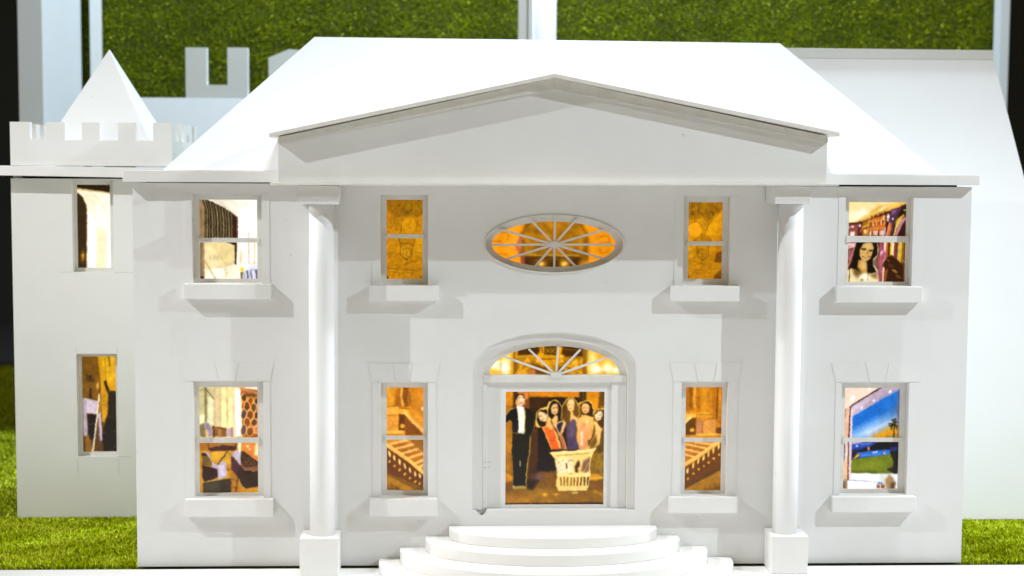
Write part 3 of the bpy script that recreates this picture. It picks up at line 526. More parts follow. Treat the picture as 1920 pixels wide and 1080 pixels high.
    p.poly('A8865A', [(480, 960), (520, 915), (560, 940), (585, 990), (580, 1060), (490, 1060)], 6); p.poly('4A3018', [(540, 1000), (585, 985), (585, 1060), (545, 1060)], 6, 0.8); p.poly('8A5230', [(393, 1015), (475, 1010), (480, 1050), (393, 1050)], 3); p.poly('5A7AB4', [(408, 988), (458, 988), (458, 1008), (408, 1008)], 3); p.line('F2DCC0', [(435, 1012), (435, 1050)], 12, 2)
    p.poly('E6C6D2', [(104, 575), (126, 575), (124, 930), (104, 945)], 2); p.line('2E1A1A', [(94, 575), (97, 960)], 12, 1.5); p.poly('E0B48C', [(30, 780), (88, 770), (90, 960), (34, 1000)], 3); p.poly('EBD0B4', [(30, 570), (88, 570), (88, 780), (30, 780)], 3); p.poly('4A4E8E', [(38, 600), (60, 590), (60, 772), (36, 775)], 3); p.poly('8E7058', [(30, 985), (92, 950), (92, 1090), (30, 1090)], 4); p.ell('3A2818', 46, 1020, 13, 28, 0, 4)
    return p.noise(0.03, 60)
def pic_fan():
    p = Print(50, 45, 1848, 450, 240, 'A87208')
    p.poly('FFC22A', [(0, 0), (370, 0), (370, 480), (0, 480)], 4); p.glow('FFF2C2', 270, 340, 110, 150); p.glow('FFFBEA', 130, 320, 90, 70); p.glow('FFFFF2', 265, 360, 60, 60); p.line('C8861A', [(210, 210), (210, 450)], 12, 4, 0.6); p.line('F2A010', [(360, 120), (360, 450)], 26, 4); p.ell('E8A62E', 140, 420, 60, 18, 0, 8, 0.7)
    p.poly('8A5C0A', [(385, 100), (445, 100), (445, 450), (385, 450)], 4); p.line('D89810', [(430, 130), (430, 220)], 26, 4)
    p.poly('4A2C04', [(450, 40), (1350, 40), (1350, 200), (450, 190)], 4); p.poly('B88010', [(450, 185), (730, 175), (730, 260), (450, 250)], 5); p.line('E0A81E', [(460, 200), (700, 185)], 14, 4, 0.8)
    p.poly('C68C12', [(450, 250), (1350, 230), (1350, 470), (450, 470)], 6); p.noise(0.25, 60, 1.2, (450, 230, 1350, 450))
    p.poly('5E3C06', [(640, 300), (860, 340), (860, 470), (700, 470)], 8, 0.8); p.poly('5A3A04', [(1010, 330), (1200, 380), (1110, 470), (1000, 470)], 8, 0.7)
    p.poly('D99A0C', [(740, 40), (810, 40), (812, 170), (980, 180), (980, 60), (1060, 60), (1040, 190), (1080, 200), (1070, 250), (990, 250), (990, 330), (770, 330), (720, 270), (720, 170), (745, 140)], 4)
    p.poly('5A3A06', [(820, 60), (970, 60), (970, 170), (820, 170)], 3); p.line('B8860E', [(830, 90), (900, 150), (960, 80)], 14, 4, 0.8); p.line('B8860E', [(835, 150), (890, 80), (955, 150)], 12, 4, 0.7); p.line('6A4206', [(780, 235), (980, 235)], 14, 3); p.line('6A4206', [(768, 60), (785, 140)], 14, 3); p.ell('FFC84A', 722, 262, 16, 14, 0, 3); p.ell('FFD25A', 1062, 268, 16, 14, 0, 3); p.ell('FFC640', 1050, 190, 30, 18, 0, 4)
    p.line('F2B83A', [(430, 445), (490, 370), (500, 320)], 18, 4); p.line('F6C650', [(545, 280), (575, 230), (605, 270)], 16, 4); p.line('F0B22E', [(480, 440), (620, 340)], 14, 4); p.line('E8AE34', [(1150, 320), (1330, 440)], 18, 4); p.line('F2BE46', [(1200, 300), (1240, 270), (1250, 340)], 30, 5); p.line('E8A82A', [(1130, 420), (1230, 450)], 18, 4); p.ell('F8C648', 1110, 390, 26, 18, 20, 4)
    p.poly('C86A4A', [(580, 440), (650, 370), (700, 400), (670, 455), (590, 455)], 6, 0.9); p.poly('5E3A10', [(690, 360), (760, 400), (700, 440)], 6, 0.8)
    p.line('5A3A04', [(1060, 120), (1340, 130)], 12, 4, 0.7); p.line('9A6A0C', [(1060, 90), (1300, 110)], 10, 4, 0.8); p.poly('8A5E08', [(1345, 90), (1400, 90), (1400, 450), (1345, 450)], 4)
    p.poly('F2B020', [(1410, 80), (1900, 150), (1900, 470), (1410, 470)], 5); p.glow('FFE69A', 1480, 260, 70, 200, 0.9); p.glow('FFFFF4', 1540, 380, 90, 60); p.glow('FFF8DA', 1690, 370, 70, 90); p.glow('FFFFF2', 1800, 390, 60, 50); p.line('E09A1E', [(1585, 180), (1600, 330)], 34, 10, 0.5); p.glow('E8A838', 1640, 430, 40, 20, 0.7)
    return p.noise(0.06, 40)
def pic_dome():
    p = Print(187, 160, 1235, 543, 160, 'E8960E')
    p.poly('8A5A06', [(430, 540), (430, 260), (480, 170), (600, 130), (830, 130), (950, 180), (1000, 260), (1010, 540)], 3); p.poly('A8720A', [(460, 430), (460, 280), (520, 180), (620, 140), (830, 140), (910, 190), (960, 270), (965, 430)], 4); p.line('C48A14', [(450, 300), (490, 210), (560, 170)], 14, 4, 0.7); p.line('C48A14', [(975, 300), (940, 210), (880, 165)], 14, 4, 0.7)
    for x, y in ((560, 240), (640, 200), (700, 260), (780, 190), (840, 250), (600, 320), (820, 330), (900, 290)): p.ell('6E4804', x, y, 26, 13, 30, 5, 0.5)
    p.noise(0.2, 46, 1.2, (440, 150, 1000, 440))
    p.line('E8B236', [(465, 445), (950, 452)], 12, 3); p.poly('4E2E04', [(465, 455), (950, 460), (950, 560), (465, 560)], 3); p.line('8A5A0C', [(560, 480), (860, 480)], 12, 4, 0.8); p.line('7A4E0A', [(945, 440), (945, 540)], 12, 3)
    for x in (606, 805): p.glow('FFB020', x, 520, 40, 28); p.glow('FFE48A', x, 520, 16, 13)
    p.glow('C8861A', 940, 520, 20, 15, 0.8)
    p.poly('F0A32A', [(350, 250), (420, 250), (420, 420), (350, 420)], 10, 0.8); p.line('A04A5E', [(430, 300), (400, 380), (450, 440), (455, 520)], 26, 4, 0.85); p.line('C86A4A', [(350, 400), (430, 400)], 14, 5, 0.6)
    for pts in ([(260, 255), (320, 250), (322, 310), (290, 345), (255, 330)], [(1100, 290), (1170, 280), (1185, 330), (1140, 350), (1095, 335)], [(250, 380), (320, 375)], [(1010, 300), (1020, 420)], [(1105, 380), (1110, 420), (1180, 420)], [(190, 330), (260, 335)], [(215, 430), (330, 440)], [(1040, 470), (1120, 480)]): p.line('A8680A', pts, 9, 3, 0.8)
    p.poly('FFB028', [(960, 500), (1100, 490), (1080, 540), (960, 540)], 8, 0.8); p.poly('F8A820', [(320, 210), (450, 170), (430, 240), (350, 260)], 10, 0.7)
    return p.noise(0.06, 60)
def pic_party():
    p = Print(60, 45, 1840, 2071, 190, '6E4A10')
    p.poly('D88A10', [(0, 0), (200, 0), (190, 1150), (0, 1150)], 6); p.poly('B0720C', [(0, 320), (190, 320), (180, 1500), (0, 1500)], 10, 0.8); p.line('7A4E0A', [(60, 325), (190, 320)], 10, 3)
    p.poly('4A2A08', [(195, 40), (280, 40), (260, 400), (195, 400)], 5); p.poly('E0863C', [(280, 40), (470, 40), (465, 200), (280, 200)], 5); p.poly('8A4A14', [(400, 190), (490, 210), (490, 400), (400, 380)], 8); p.ell('E89A3A', 405, 262, 12, 14, 0, 3)
    p.poly('E08A0E', [(480, 30), (1390, 30), (1390, 155), (480, 150)], 3); p.poly('C87A0E', [(480, 40), (1200, 45), (1200, 80), (480, 75)], 10, 0.4); p.line('B06A0A', [(1200, 100), (1360, 100)], 14, 4, 0.6)
    p.poly('2E1A04', [(490, 155), (1400, 160), (1440, 900), (1440, 1200), (490, 1500)], 4); p.poly('4A2E08', [(500, 170), (800, 180), (700, 330), (520, 380)], 20, 0.7); p.poly('3E2A06', [(1390, 40), (1520, 40), (1520, 260), (1400, 260)], 4); p.line('6A4A10', [(1465, 50), (1465, 240)], 30, 5, 0.8)
    p.poly('DE900E', [(1520, 30), (1760, 30), (1740, 380), (1640, 380), (1600, 250), (1520, 210)], 5); p.poly('6A480C', [(1750, 30), (1900, 30), (1900, 380), (1740, 370)], 8); p.line('E8B040', [(1790, 325), (1840, 320)], 12, 3)
    # back wall behind the people, floor
    p.poly('1E0E02', [(560, 700), (900, 690), (980, 1060), (990, 1480), (860, 1500), (560, 1500)], 6); p.poly('5A3208', [(510, 720), (650, 700), (640, 1300), (500, 1780), (450, 1740)], 6); p.poly('4A2A08', [(510, 800), (620, 800), (640, 1700), (450, 1740)], 8, 0.8)
    p.poly('8E6A10', [(1580, 1150), (1860, 1150), (1860, 1560), (1580, 1560)], 8); p.noise(0.22, 90, 1.3, (1580, 1120, 1860, 1560))
    p.poly('8A5E0C', [(0, 1800), (200, 1790), (560, 1780), (1000, 1700), (1600, 1800), (1900, 1800), (1900, 2110), (0, 2110)], 5); p.poly('7A500A', [(640, 1500), (960, 1480), (990, 1780), (620, 1790)], 8); p.poly('B88030', [(60, 1930), (500, 1960), (900, 2030), (60, 2060)], 20, 0.8); p.poly('A8740E', [(400, 1850), (1200, 1840), (1000, 1940), (500, 1930)], 30, 0.6)
    p.poly('C88410', [(50, 1500), (120, 1510), (200, 1570), (190, 1660), (50, 1680)], 5); p.poly('7A4A10', [(50, 1680), (190, 1660), (190, 1820), (50, 1860)], 6); p.poly('D08E10', [(1590, 1530), (1740, 1530), (1840, 1600), (1720, 1660), (1590, 1640)], 4); p.poly('7A4E0E', [(1590, 1650), (1830, 1640), (1840, 1820), (1560, 1830)], 6); p.line('E8B84A', [(1600, 1600), (1700, 1610), (1830, 1590)], 12, 3); p.line('D09A2A', [(1680, 1840), (1830, 1900)], 26, 5, 0.7)
    p.poly('6A4A7A', [(560, 1570), (750, 1530), (700, 1620), (600, 1650)], 20, 0.8); p.poly('2A1604', [(450, 1640), (680, 1640), (560, 1810), (470, 1780)], 8)
    p.glow('F2B020', 780, 1900, 45, 28); p.glow('E8A41E', 980, 1895, 45, 20, 0.9); p.line('FFE9A0', [(1280, 1868), (1370, 1868)], 18, 3)
    p.poly('3A1A04', [(50, 2055), (1850, 2040), (1850, 2090), (50, 2100)], 3)
    OUT = 'F6C75A'
    # man in a tailcoat
    p.poly('E8B24A', [(160, 560), (205, 620), (180, 780), (165, 1000), (190, 1250), (195, 1500), (200, 1780), (440, 1780), (440, 1560), (470, 1260), (510, 1100), (525, 820), (590, 660), (575, 560)], 2)
    p.poly('15110B', [(40, 500), (140, 385), (255, 325), (300, 300), (410, 340), (510, 380), (550, 470), (585, 640), (565, 700), (520, 830), (440, 830), (190, 800), (180, 640), (150, 550), (40, 620)], 2)
    p.poly('2E2206', [(420, 380), (500, 420), (530, 560), (500, 720), (420, 720)], 20, 0.7); p.poly('2A2440', [(190, 620), (280, 650), (290, 770), (200, 750)], 18, 0.6)
    p.poly('F6EBDD', [(262, 320), (400, 330), (412, 520), (400, 800), (375, 825), (350, 800), (320, 828), (285, 790), (300, 700), (285, 500)], 2); p.line('F2D84A', [(408, 400), (405, 780)], 10, 3, 0.9); p.poly('FFF8F2', [(260, 290), (380, 320), (350, 360), (275, 345)], 3)
    p.poly('1C150A', [(185, 800), (290, 805), (430, 815), (515, 830), (505, 1080), (470, 1290), (440, 1500), (430, 1750), (205, 1750), (195, 1350), (175, 1100)], 2); p.poly('2C2208', [(220, 850), (480, 850), (470, 1080), (240, 1080)], 24, 0.6); p.line('E4DCC8', [(322, 1285), (325, 1380)], 15, 2); p.line('0A0804', [(330, 1400), (330, 1740)], 10, 4, 0.8)
    p.line(OUT, [(200, 790), (300, 800)], 9, 2, 0.7); p.line(OUT, [(505, 860), (500, 1150), (455, 1350), (435, 1700)], 13, 2, 0.9); p.line('F2D48A', [(55, 490), (140, 385), (250, 325)], 9, 2, 0.9); p.poly('A89048', [(205, 1745), (320, 1735), (430, 1745), (430, 1790), (220, 1795)], 3); p.ell('F2E6C2', 218, 1745, 14, 14, 0, 3)
    p.poly('EFC79A', [(250, 170), (300, 110), (390, 130), (402, 200), (395, 280), (340, 320), (285, 305), (255, 260)], 3); p.poly('2A1808', [(235, 190), (245, 110), (310, 85), (385, 95), (405, 160), (395, 180), (375, 125), (320, 105), (270, 140), (255, 215)], 2); p.poly('D8884A', [(255, 200), (310, 190), (300, 290), (265, 270)], 10, 0.7); p.ell('FBE9CC', 355, 190, 30, 42, 0, 8, 0.8); p.line('6A3A1A', [(350, 155), (385, 158)], 9, 2.5); p.line('6A3A1A', [(290, 160), (320, 160)], 8, 2.5); p.line('B0502A', [(320, 255), (365, 252)], 10, 3); p.line('F6E6C8', [(248, 200), (250, 290)], 9, 2)
    # five women in a planter
    # far right
    p.poly(OUT, [(1640, 420), (1700, 370), (1800, 345), (1880, 370), (1880, 700), (1780, 720), (1660, 620)], 2)
    p.poly('5A3210', [(1655, 560), (1650, 470), (1700, 390), (1790, 370), (1870, 400), (1870, 690), (1800, 720), (1740, 640)], 2); p.poly('F8DDAA', [(1675, 470), (1720, 410), (1790, 395), (1820, 470), (1770, 560), (1710, 580), (1675, 540)], 3); p.line('7A3A1A', [(1760, 480), (1790, 470)], 10, 3); p.line('6A3A1A', [(1700, 440), (1725, 432)], 8, 3); p.line('B04A2A', [(1715, 535), (1745, 525)], 10, 3)
    p.poly('F0BE72', [(1660, 600), (1720, 600), (1740, 690), (1860, 640), (1790, 760), (1770, 980), (1640, 1080), (1540, 1080), (1660, 860), (1690, 720)], 3); p.poly('4A2E0C', [(1800, 560), (1860, 580), (1840, 690), (1790, 715), (1745, 640)], 4); p.poly('7A5A0C', [(1580, 1000), (1700, 820), (1720, 960), (1660, 1060), (1590, 1080)], 4); p.poly('5A400C', [(1740, 1060), (1850, 960), (1850, 1140), (1700, 1140)], 6)
    # left, leaning
    p.poly(OUT, [(600, 660), (612, 430), (690, 350), (800, 330), (860, 420), (880, 600), (990, 1050), (890, 1090), (720, 690), (640, 690)], 2)
    p.poly('2C1A08', [(630, 430), (690, 380), (790, 370), (845, 430), (830, 520), (780, 660), (720, 680), (650, 640), (625, 560)], 2); p.poly('F6D59A', [(640, 440), (680, 410), (770, 430), (820, 480), (810, 570), (740, 600), (680, 560), (650, 500)], 3); p.line('5A2A10', [(670, 490), (700, 485)], 12, 3); p.line('B85A2E', [(715, 560), (740, 540)], 12, 3); p.poly('2A1A08', [(640, 600), (720, 580), (780, 640), (730, 680), (660, 660)], 3); p.ell('E8B870', 822, 455, 16, 40, 10, 3)
    p.poly('F2BC6A', [(790, 590), (850, 540), (900, 640), (1000, 820), (1080, 1080), (1030, 1080), (900, 720), (790, 680)], 3); p.poly('E8661E', [(740, 685), (800, 680), (880, 735), (920, 690), (970, 850), (1040, 1080), (900, 1090), (830, 900)], 2.5); p.line('A8380E', [(870, 850), (900, 940), (935, 930), (930, 850)], 13, 3, 0.8); p.poly('F08238', [(770, 700), (830, 740), (900, 900), (850, 900)], 14, 0.6)
    # second, dark hair
    p.poly(OUT, [(805, 330), (850, 230), (870, 240), (940, 195), (1000, 215), (1085, 320), (1060, 560), (1000, 600), (860, 560), (830, 430)], 2); p.poly('1E1206', [(830, 370), (870, 260), (940, 215), (1010, 245), (1070, 330), (1060, 560), (990, 600), (900, 570), (840, 480)], 2); p.poly('EFC07E', [(875, 360), (920, 275), (985, 270), (1010, 340), (995, 440), (940, 470), (895, 440)], 3); p.line('5A2E10', [(915, 350), (945, 345)], 11, 3); p.line('5A2E10', [(970, 345), (995, 345)], 10, 3); p.line('A84A20', [(930, 425), (965, 415)], 10, 3); p.poly('D89A4A', [(970, 290), (1008, 340), (995, 430), (970, 420)], 8, 0.6)
    p.poly('F0BE70', [(890, 560), (960, 470), (1000, 490), (1000, 600), (1130, 550), (1160, 620), (1080, 820), (1180, 1080), (1110, 1080), (1030, 850), (980, 730), (920, 660)], 3); p.poly('2A2440', [(1010, 620), (1095, 590), (1075, 720), (1050, 800), (1015, 760), (985, 690)], 3); p.poly('B05A3A', [(1040, 800), (1075, 830), (1150, 1080), (1080, 1080)], 5)
    # third, tall with long brown hair
    p.poly(OUT, [(1075, 310), (1150, 190), (1200, 155), (1290, 160), (1380, 280), (1400, 480), (1300, 600), (1150, 600), (1060, 530)], 2); p.poly('6E4A12', [(1090, 320), (1160, 200), (1210, 170), (1290, 175), (1370, 300), (1390, 470), (1310, 560), (1220, 640), (1140, 590), (1070, 520)], 2); p.poly('4A300A', [(1080, 360), (1140, 280), (1150, 480), (1080, 520)], 12, 0.7); p.poly('F2C67E', [(1160, 280), (1200, 190), (1270, 185), (1305, 270), (1295, 370), (1240, 410), (1185, 380)], 3); p.line('7A4A1A', [(1185, 290), (1215, 288)], 10, 3); p.line('7A4A1A', [(1250, 290), (1280, 288)], 10, 3); p.line('B0602A', [(1215, 355), (1260, 355)], 11, 3); p.ell('FADFA8', 1235, 235, 40, 30, 0, 10, 0.7)
    p.poly('F0BE70', [(1230, 410), (1270, 400), (1290, 480), (1350, 520), (1330, 600), (1230, 580)], 3); p.poly('5A465E', [(1150, 620), (1230, 640), (1250, 570), (1310, 545), (1340, 640), (1340, 860), (1400, 1080), (1200, 1090), (1160, 850)], 2.5); p.poly('7A6278', [(1240, 610), (1290, 580), (1300, 760), (1250, 860)], 14, 0.7); p.poly('42344C', [(1190, 900), (1380, 960), (1390, 1080), (1200, 1080)], 20, 0.6)
    # fourth, bare shoulders
    p.poly(OUT, [(1380, 260), (1450, 225), (1540, 200), (1620, 250), (1665, 380), (1640, 540), (1560, 540), (1420, 480)], 2); p.poly('3E2408', [(1400, 290), (1470, 235), (1550, 225), (1620, 290), (1645, 400), (1640, 520), (1560, 490), (1420, 460)], 2); p.poly('F0BC72', [(1425, 340), (1460, 265), (1530, 260), (1575, 320), (1565, 410), (1510, 450), (1455, 430)], 3); p.line('6A3A14', [(1455, 345), (1485, 342)], 10, 3); p.line('6A3A14', [(1520, 345), (1550, 343)], 10, 3); p.line('B04A24', [(1480, 405), (1520, 405)], 12, 3)
    p.poly('F2B860', [(1330, 560), (1400, 510), (1480, 470), (1540, 480), (1640, 530), (1660, 700), (1600, 900), (1540, 930), (1560, 1090), (1400, 1090), (1340, 880), (1350, 720)], 3); p.poly('E89A62', [(1385, 600), (1440, 590), (1500, 650), (1560, 560), (1600, 580), (1590, 800), (1540, 930), (1560, 1090), (1410, 1090), (1390, 900)], 5, 0.85); p.line('FFF0D2', [(1440, 780), (1445, 1000)], 24, 5); p.line('FFE6BC', [(1410, 600), (1410, 650)], 22, 5, 0.8); p.line('FFE6BC', [(1545, 580), (1520, 680)], 20, 5, 0.8); p.ell('D8783A', 1490, 650, 22, 30, 0, 5, 0.7); p.ell('D88A2E', 1540, 860, 24, 40, 0, 6, 0.6); p.line('C87A22', [(1600, 620), (1620, 760), (1560, 900)], 8, 3, 0.7); p.line('B8782A', [(1345, 730), (1350, 880), (1390, 980)], 10, 3, 0.7)
    # planter
    p.poly('F2D27A', [(855, 1155), (900, 1125), (1300, 1110), (1640, 1080), (1700, 1060), (1640, 1180), (1600, 1300), (1590, 1560), (1580, 1720), (1530, 1830), (1030, 1825), (975, 1730), (1000, 1560), (960, 1250), (920, 1210)], 2)
    p.poly('F8E2A2', [(870, 1150), (1300, 1115), (1640, 1085), (1640, 1115), (1300, 1150), (900, 1175)], 3); p.poly('EFE0B8', [(965, 1250), (1250, 1230), (1300, 1260), (1300, 1500), (1010, 1530)], 6)
    for i in range(17): p.ell('7A4E10', 1000 + i * 36, 1195 - i * 2.5 + (i % 2) * 6, 12, 10, 0, 2, 0.85)
    for i in range(22): x = 985 + (i * 137) % 300; y = 1270 + (i * 83) % 230; p.ell(('C8A04A', 'FFF6DA', 'B8862A')[i % 3], x, y, 22, 12, i * 37, 4, 0.55)
    p.poly('4A2C06', [(1330, 1500), (1320, 1390), (1370, 1290), (1420, 1310), (1400, 1420), (1370, 1500)], 4); p.poly('8A5E42', [(1430, 1480), (1470, 1300), (1590, 1220), (1585, 1480), (1500, 1510)], 6); p.ell('F2D89A', 1440, 1310, 22, 44, -10, 3); p.ell('E8C070', 1400, 1430, 26, 26, 0, 4); p.line('E8CFA0', [(1470, 1500), (1570, 1330)], 12, 3, 0.8); p.line('3A2206', [(1168, 1340), (1172, 1420)], 24, 3); p.line('8A5E14', [(1240, 1280), (1290, 1300)], 20, 3, 0.8); p.ell('9A6A1A', 1240, 1530, 30, 14, 0, 3, 0.8); p.line('D8B86A', [(1300, 1240), (1300, 1520)], 16, 4, 0.7)
    p.line('F8E0A0', [(1000, 1550), (1300, 1560), (1590, 1530)], 26, 3)
    for i in range(9):
        x = 1065 + i * 62; p.poly(('8A5A12', '9A6A1A', '7A4A0E', '5A340A')[min(3, i // 2)] if i < 8 else '2E1804', [(x - 14, 1585), (x + 14, 1585), (x + 18 - i * 2, 1745), (x - 10 - i * 2, 1745)], 2)
    p.poly('F0CE7A', [(990, 1735), (1300, 1765), (1580, 1735), (1530, 1815), (1040, 1812)], 4); p.line('FFE9AE', [(1030, 1825), (1300, 1830), (1520, 1822)], 9, 2); p.line('7A5210', [(1040, 1845), (1540, 1840)], 12, 4, 0.8); p.line('FFE2A0', [(1700, 1060), (1610, 1200), (1590, 1400), (1595, 1620), (1530, 1830)], 11, 2)
    return p.noise(0.05, 90)

# ------------------------------------------------------------------ setting: boards, ground, backdrop
def struct(o): o['kind'] = 'structure'; return o
struct(box('floor', -3.0, 3.0, -2.0, -0.013, -0.03, 0.0, 'floor', None, 0.001))
struct(box('ground', -4.0, 4.0, -2.2, 7.0, -0.09, -0.032, 'black', None, 0))  # black underlay; the dark of the slit before the wall is its colour
struct(box('lawn', -4.0, 4.0, 0.004, 3.0, -0.03, -0.005, 'lawn_soil', None, 0))
struct(box('backdrop', -7.0, 7.0, 5.0, 5.05, -0.03, 4.0, 'dark', None, 0))  # sheet whose colour holds the darkness of the unlit room

def blades(name, P, N, T, B, h, wd, seed, tint0, tint1, patch=0.0):
    """P points; N up; T, B tangents; one tapered bent blade at every point (two triangles + tip)"""
    rg = np.random.default_rng(seed); n = len(P)
    a = rg.uniform(0, 2 * np.pi, n); lean = rg.uniform(0.3, 1.5, n)
    D = np.cos(a)[:, None] * T + np.sin(a)[:, None] * B; W = -np.sin(a)[:, None] * T + np.cos(a)[:, None] * B
    hh = (h * rg.uniform(0.6, 1.25, n))[:, None]; ww = (wd * rg.uniform(0.7, 1.3, n))[:, None]
    up = N[None, :]
    mid = P + up * hh * 0.55 + D * hh * 0.22 * lean[:, None]
    tip = P + up * hh * 0.85 + D * hh * 0.75 * lean[:, None]
    V = np.stack([P - W * ww, P + W * ww, mid + W * ww * 0.8, mid - W * ww * 0.8, tip], 1).reshape(-1, 3)
    k = np.arange(n)[:, None] * 5
    q = np.concatenate([k, k + 1, k + 2, k + 3], 1); t = np.concatenate([k + 3, k + 2, k + 4], 1)
    loops = np.concatenate([q, t], 1).ravel(); starts = (np.arange(n)[:, None] * 7 + np.array([[0, 4]])).ravel()
    me = bpy.data.meshes.new(name); me.vertices.add(len(V)); me.vertices.foreach_set('co', V.ravel())
    me.loops.add(len(loops)); me.loops.foreach_set('vertex_index', loops)
    me.polygons.add(len(starts)); me.polygons.foreach_set('loop_start', starts); me.update(calc_edges=True)
    tn = rg.uniform(tint0, tint1, n) ** 1.3
    if patch:
        u = P @ T; v = P @ B
        tn = np.clip(tn + patch * (np.sin(u * 23 + 3 * np.sin(v * 17)) * np.sin(v * 31 + 2 * np.sin(u * 11))), 0, 1)
    tn = np.where(rg.random(n) < 0.03, 1.0, tn)
    at = me.attributes.new('tint', 'FLOAT', 'POINT'); at.data.foreach_set('value', np.repeat(tn, 5))
    return link(name, me, 'turf')
def scatter(rects, seed):
    rg = np.random.default_rng(seed); out = []
    for x0, x1, y0, y1, dens in rects:
        n = int((x1 - x0) * (y1 - y0) * dens); out.append(np.stack([rg.uniform(x0, x1, n), rg.uniform(y0, y1, n), np.full(n, -0.006)], 1))
    return np.concatenate(out)
UPZ, TX, TY = np.array([0, 0, 1.]), np.array([1., 0, 0]), np.array([0, 1., 0])
g = blades('grass', scatter([(-1.30, -0.803, 0.006, 0.418, 190000), (-2.3, -1.15, 0.35, 3.0, 42000), (-1.7, -1.30, 0.006, 0.35, 90000), (0.803, 1.5, 0.006, 0.36, 190000)], 3), UPZ, TX, TY, 0.011, 0.0011, 4, 0.22, 0.92, 0.16)
g['kind'] = 'stuff'; tag(g, 'bright green artificial grass carpet around the model houses', 'grass')

# ------------------------------------------------------------------ the mansion
H = thing('model_mansion', 'white model mansion with two columns, pediment and glowing picture windows', 'model house')
PIC_Y = 0.0262; SASH = (0.0185, 0.0245)
# opening x0,x1,z0,z1 | aperture | rail z0,z1 | sill x0,x1,z0,z1 | jamb outer x | lintel (top half-splay) | picture
WIN = [
 ((-0.6901, -0.5588, 0.5471, 0.7151), (-0.6790, -0.5697, 0.5540, 0.7048), (0.6236, 0.6322), (-0.7043, -0.5399, 0.5177, 0.5466), (-0.7045, -0.5441), None, pic_studio, 'backlit picture of a bright room with a dark ribbed curtain'),
 ((-0.6911, -0.5584, 0.1352, 0.3588), (-0.6834, -0.5716, 0.1400, 0.3458), (0.2384, 0.2485), (-0.7059, -0.5388, 0.1016, 0.1350), (-0.7068, -0.5449), (-0.7149, -0.5377, 0.3960, -0.6503, -0.6033, -0.6409, -0.6115), pic_lounge, 'backlit picture of a lounge with dark furniture and a honeycomb screen'),
 ((-0.3347, -0.2448, 0.5445, 0.7157), (-0.3241, -0.2555, 0.5545, 0.7062), (0.6330, 0.6406), (-0.3562, -0.2242, 0.5157, 0.5440), (-0.3507, -0.2292), None, pic_relief_left, 'amber backlit picture of a carved relief'),
 ((-0.3347, -0.2448, 0.1352, 0.3570), (-0.3241, -0.2537, 0.1440, 0.3452), (0.2440, 0.2522), (-0.3563, -0.2258, 0.1009, 0.1347), (-0.3508, -0.2287), (-0.3585, -0.2216, 0.3947, -0.3122, -0.2737, -0.3058, -0.2801), pic_stair_left, 'golden backlit picture of a stair with a carved balustrade falling to the right'),
 ((0.2430, 0.3325, 0.5455, 0.7158), (0.2556, 0.3218, 0.5562, 0.7042), (0.6210, 0.6292), (0.2185, 0.3497, 0.5160, 0.5450), (0.2262, 0.3492), None, pic_relief_right, 'amber backlit picture of a carved shield and columns'),
 ((0.2440, 0.3347, 0.1366, 0.3576), (0.2556, 0.3268, 0.1420, 0.3456), (0.2384, 0.2472), (0.2205, 0.3557, 0.1050, 0.1361), (0.2280, 0.3525), (0.2203, 0.3601, 0.3962, 0.2665, 0.3120, 0.2755, 0.3059), pic_stair_right, 'golden backlit picture of a stair with a balustrade rising to the right'),
 ((0.5553, 0.6870, 0.5452, 0.7157), (0.5670, 0.6804, 0.5516, 0.7059), (0.6285, 0.6407), (0.5370, 0.7045, 0.5142, 0.5447), (0.5421, 0.7025), None, pic_library, 'backlit picture of a dark haired woman before bookshelves'),
 ((0.5558, 0.6885, 0.1364, 0.3566), (0.5680, 0.6772, 0.1440, 0.3441), (0.2380, 0.2462), (0.5380, 0.7027, 0.1058, 0.1359), (0.5440, 0.7075), (0.5347, 0.7144, 0.3960, 0.6004, 0.6464, 0.6097, 0.6400), pic_view, 'backlit picture of a blue bay view with a palm tree'),
]
OVC, OVO, OVA = (-0.0038, 0.6235), (0.1341, 0.0566), (0.1193, 0.0436)
DX0, DX1, DZ0, DZS, DZT = -0.1584, 0.1559, 0.1085, 0.386, 0.4540
DCX = (DX0 + DX1) / 2
arch = [(DX1, DZ0), (DX1, DZS)] + ell(DCX, DZS, (DX1 - DX0) / 2, DZT - DZS, 40, 0, math.pi, False)[1:-1] + [(DX0, DZS), (DX0, DZ0)]
notch = [(-0.1515, DZ0), (-0.1505, 0.1060), (-0.1470, 0.1010), (-0.1425, 0.0978), (-0.1375, 0.0985), (-0.1335, 0.1020), (-0.1318, 0.1065), (-0.1300, DZ0)]
wall_holes = [R(*w_[0]) for w_ in WIN] + [ell(*OVC, *OVO, 72), arch + notch]
WT = 0.7362
plate('front_wall', R(-0.8, 0.8, 0.0015, WT), wall_holes, 0.0, 0.018, 'wall', H)
box('side_wall', -0.8, -0.782, 0.0185, 0.35, 0.0015, WT, 'wall', H, 0); box('side_wall', 0.782, 0.8, 0.0185, 0.35, 0.0015, WT, 'wall', H, 0)
box('back_wall', -0.7815, 0.7815, 0.332, 0.35, 0.0015, WT, 'wall', H, 0)
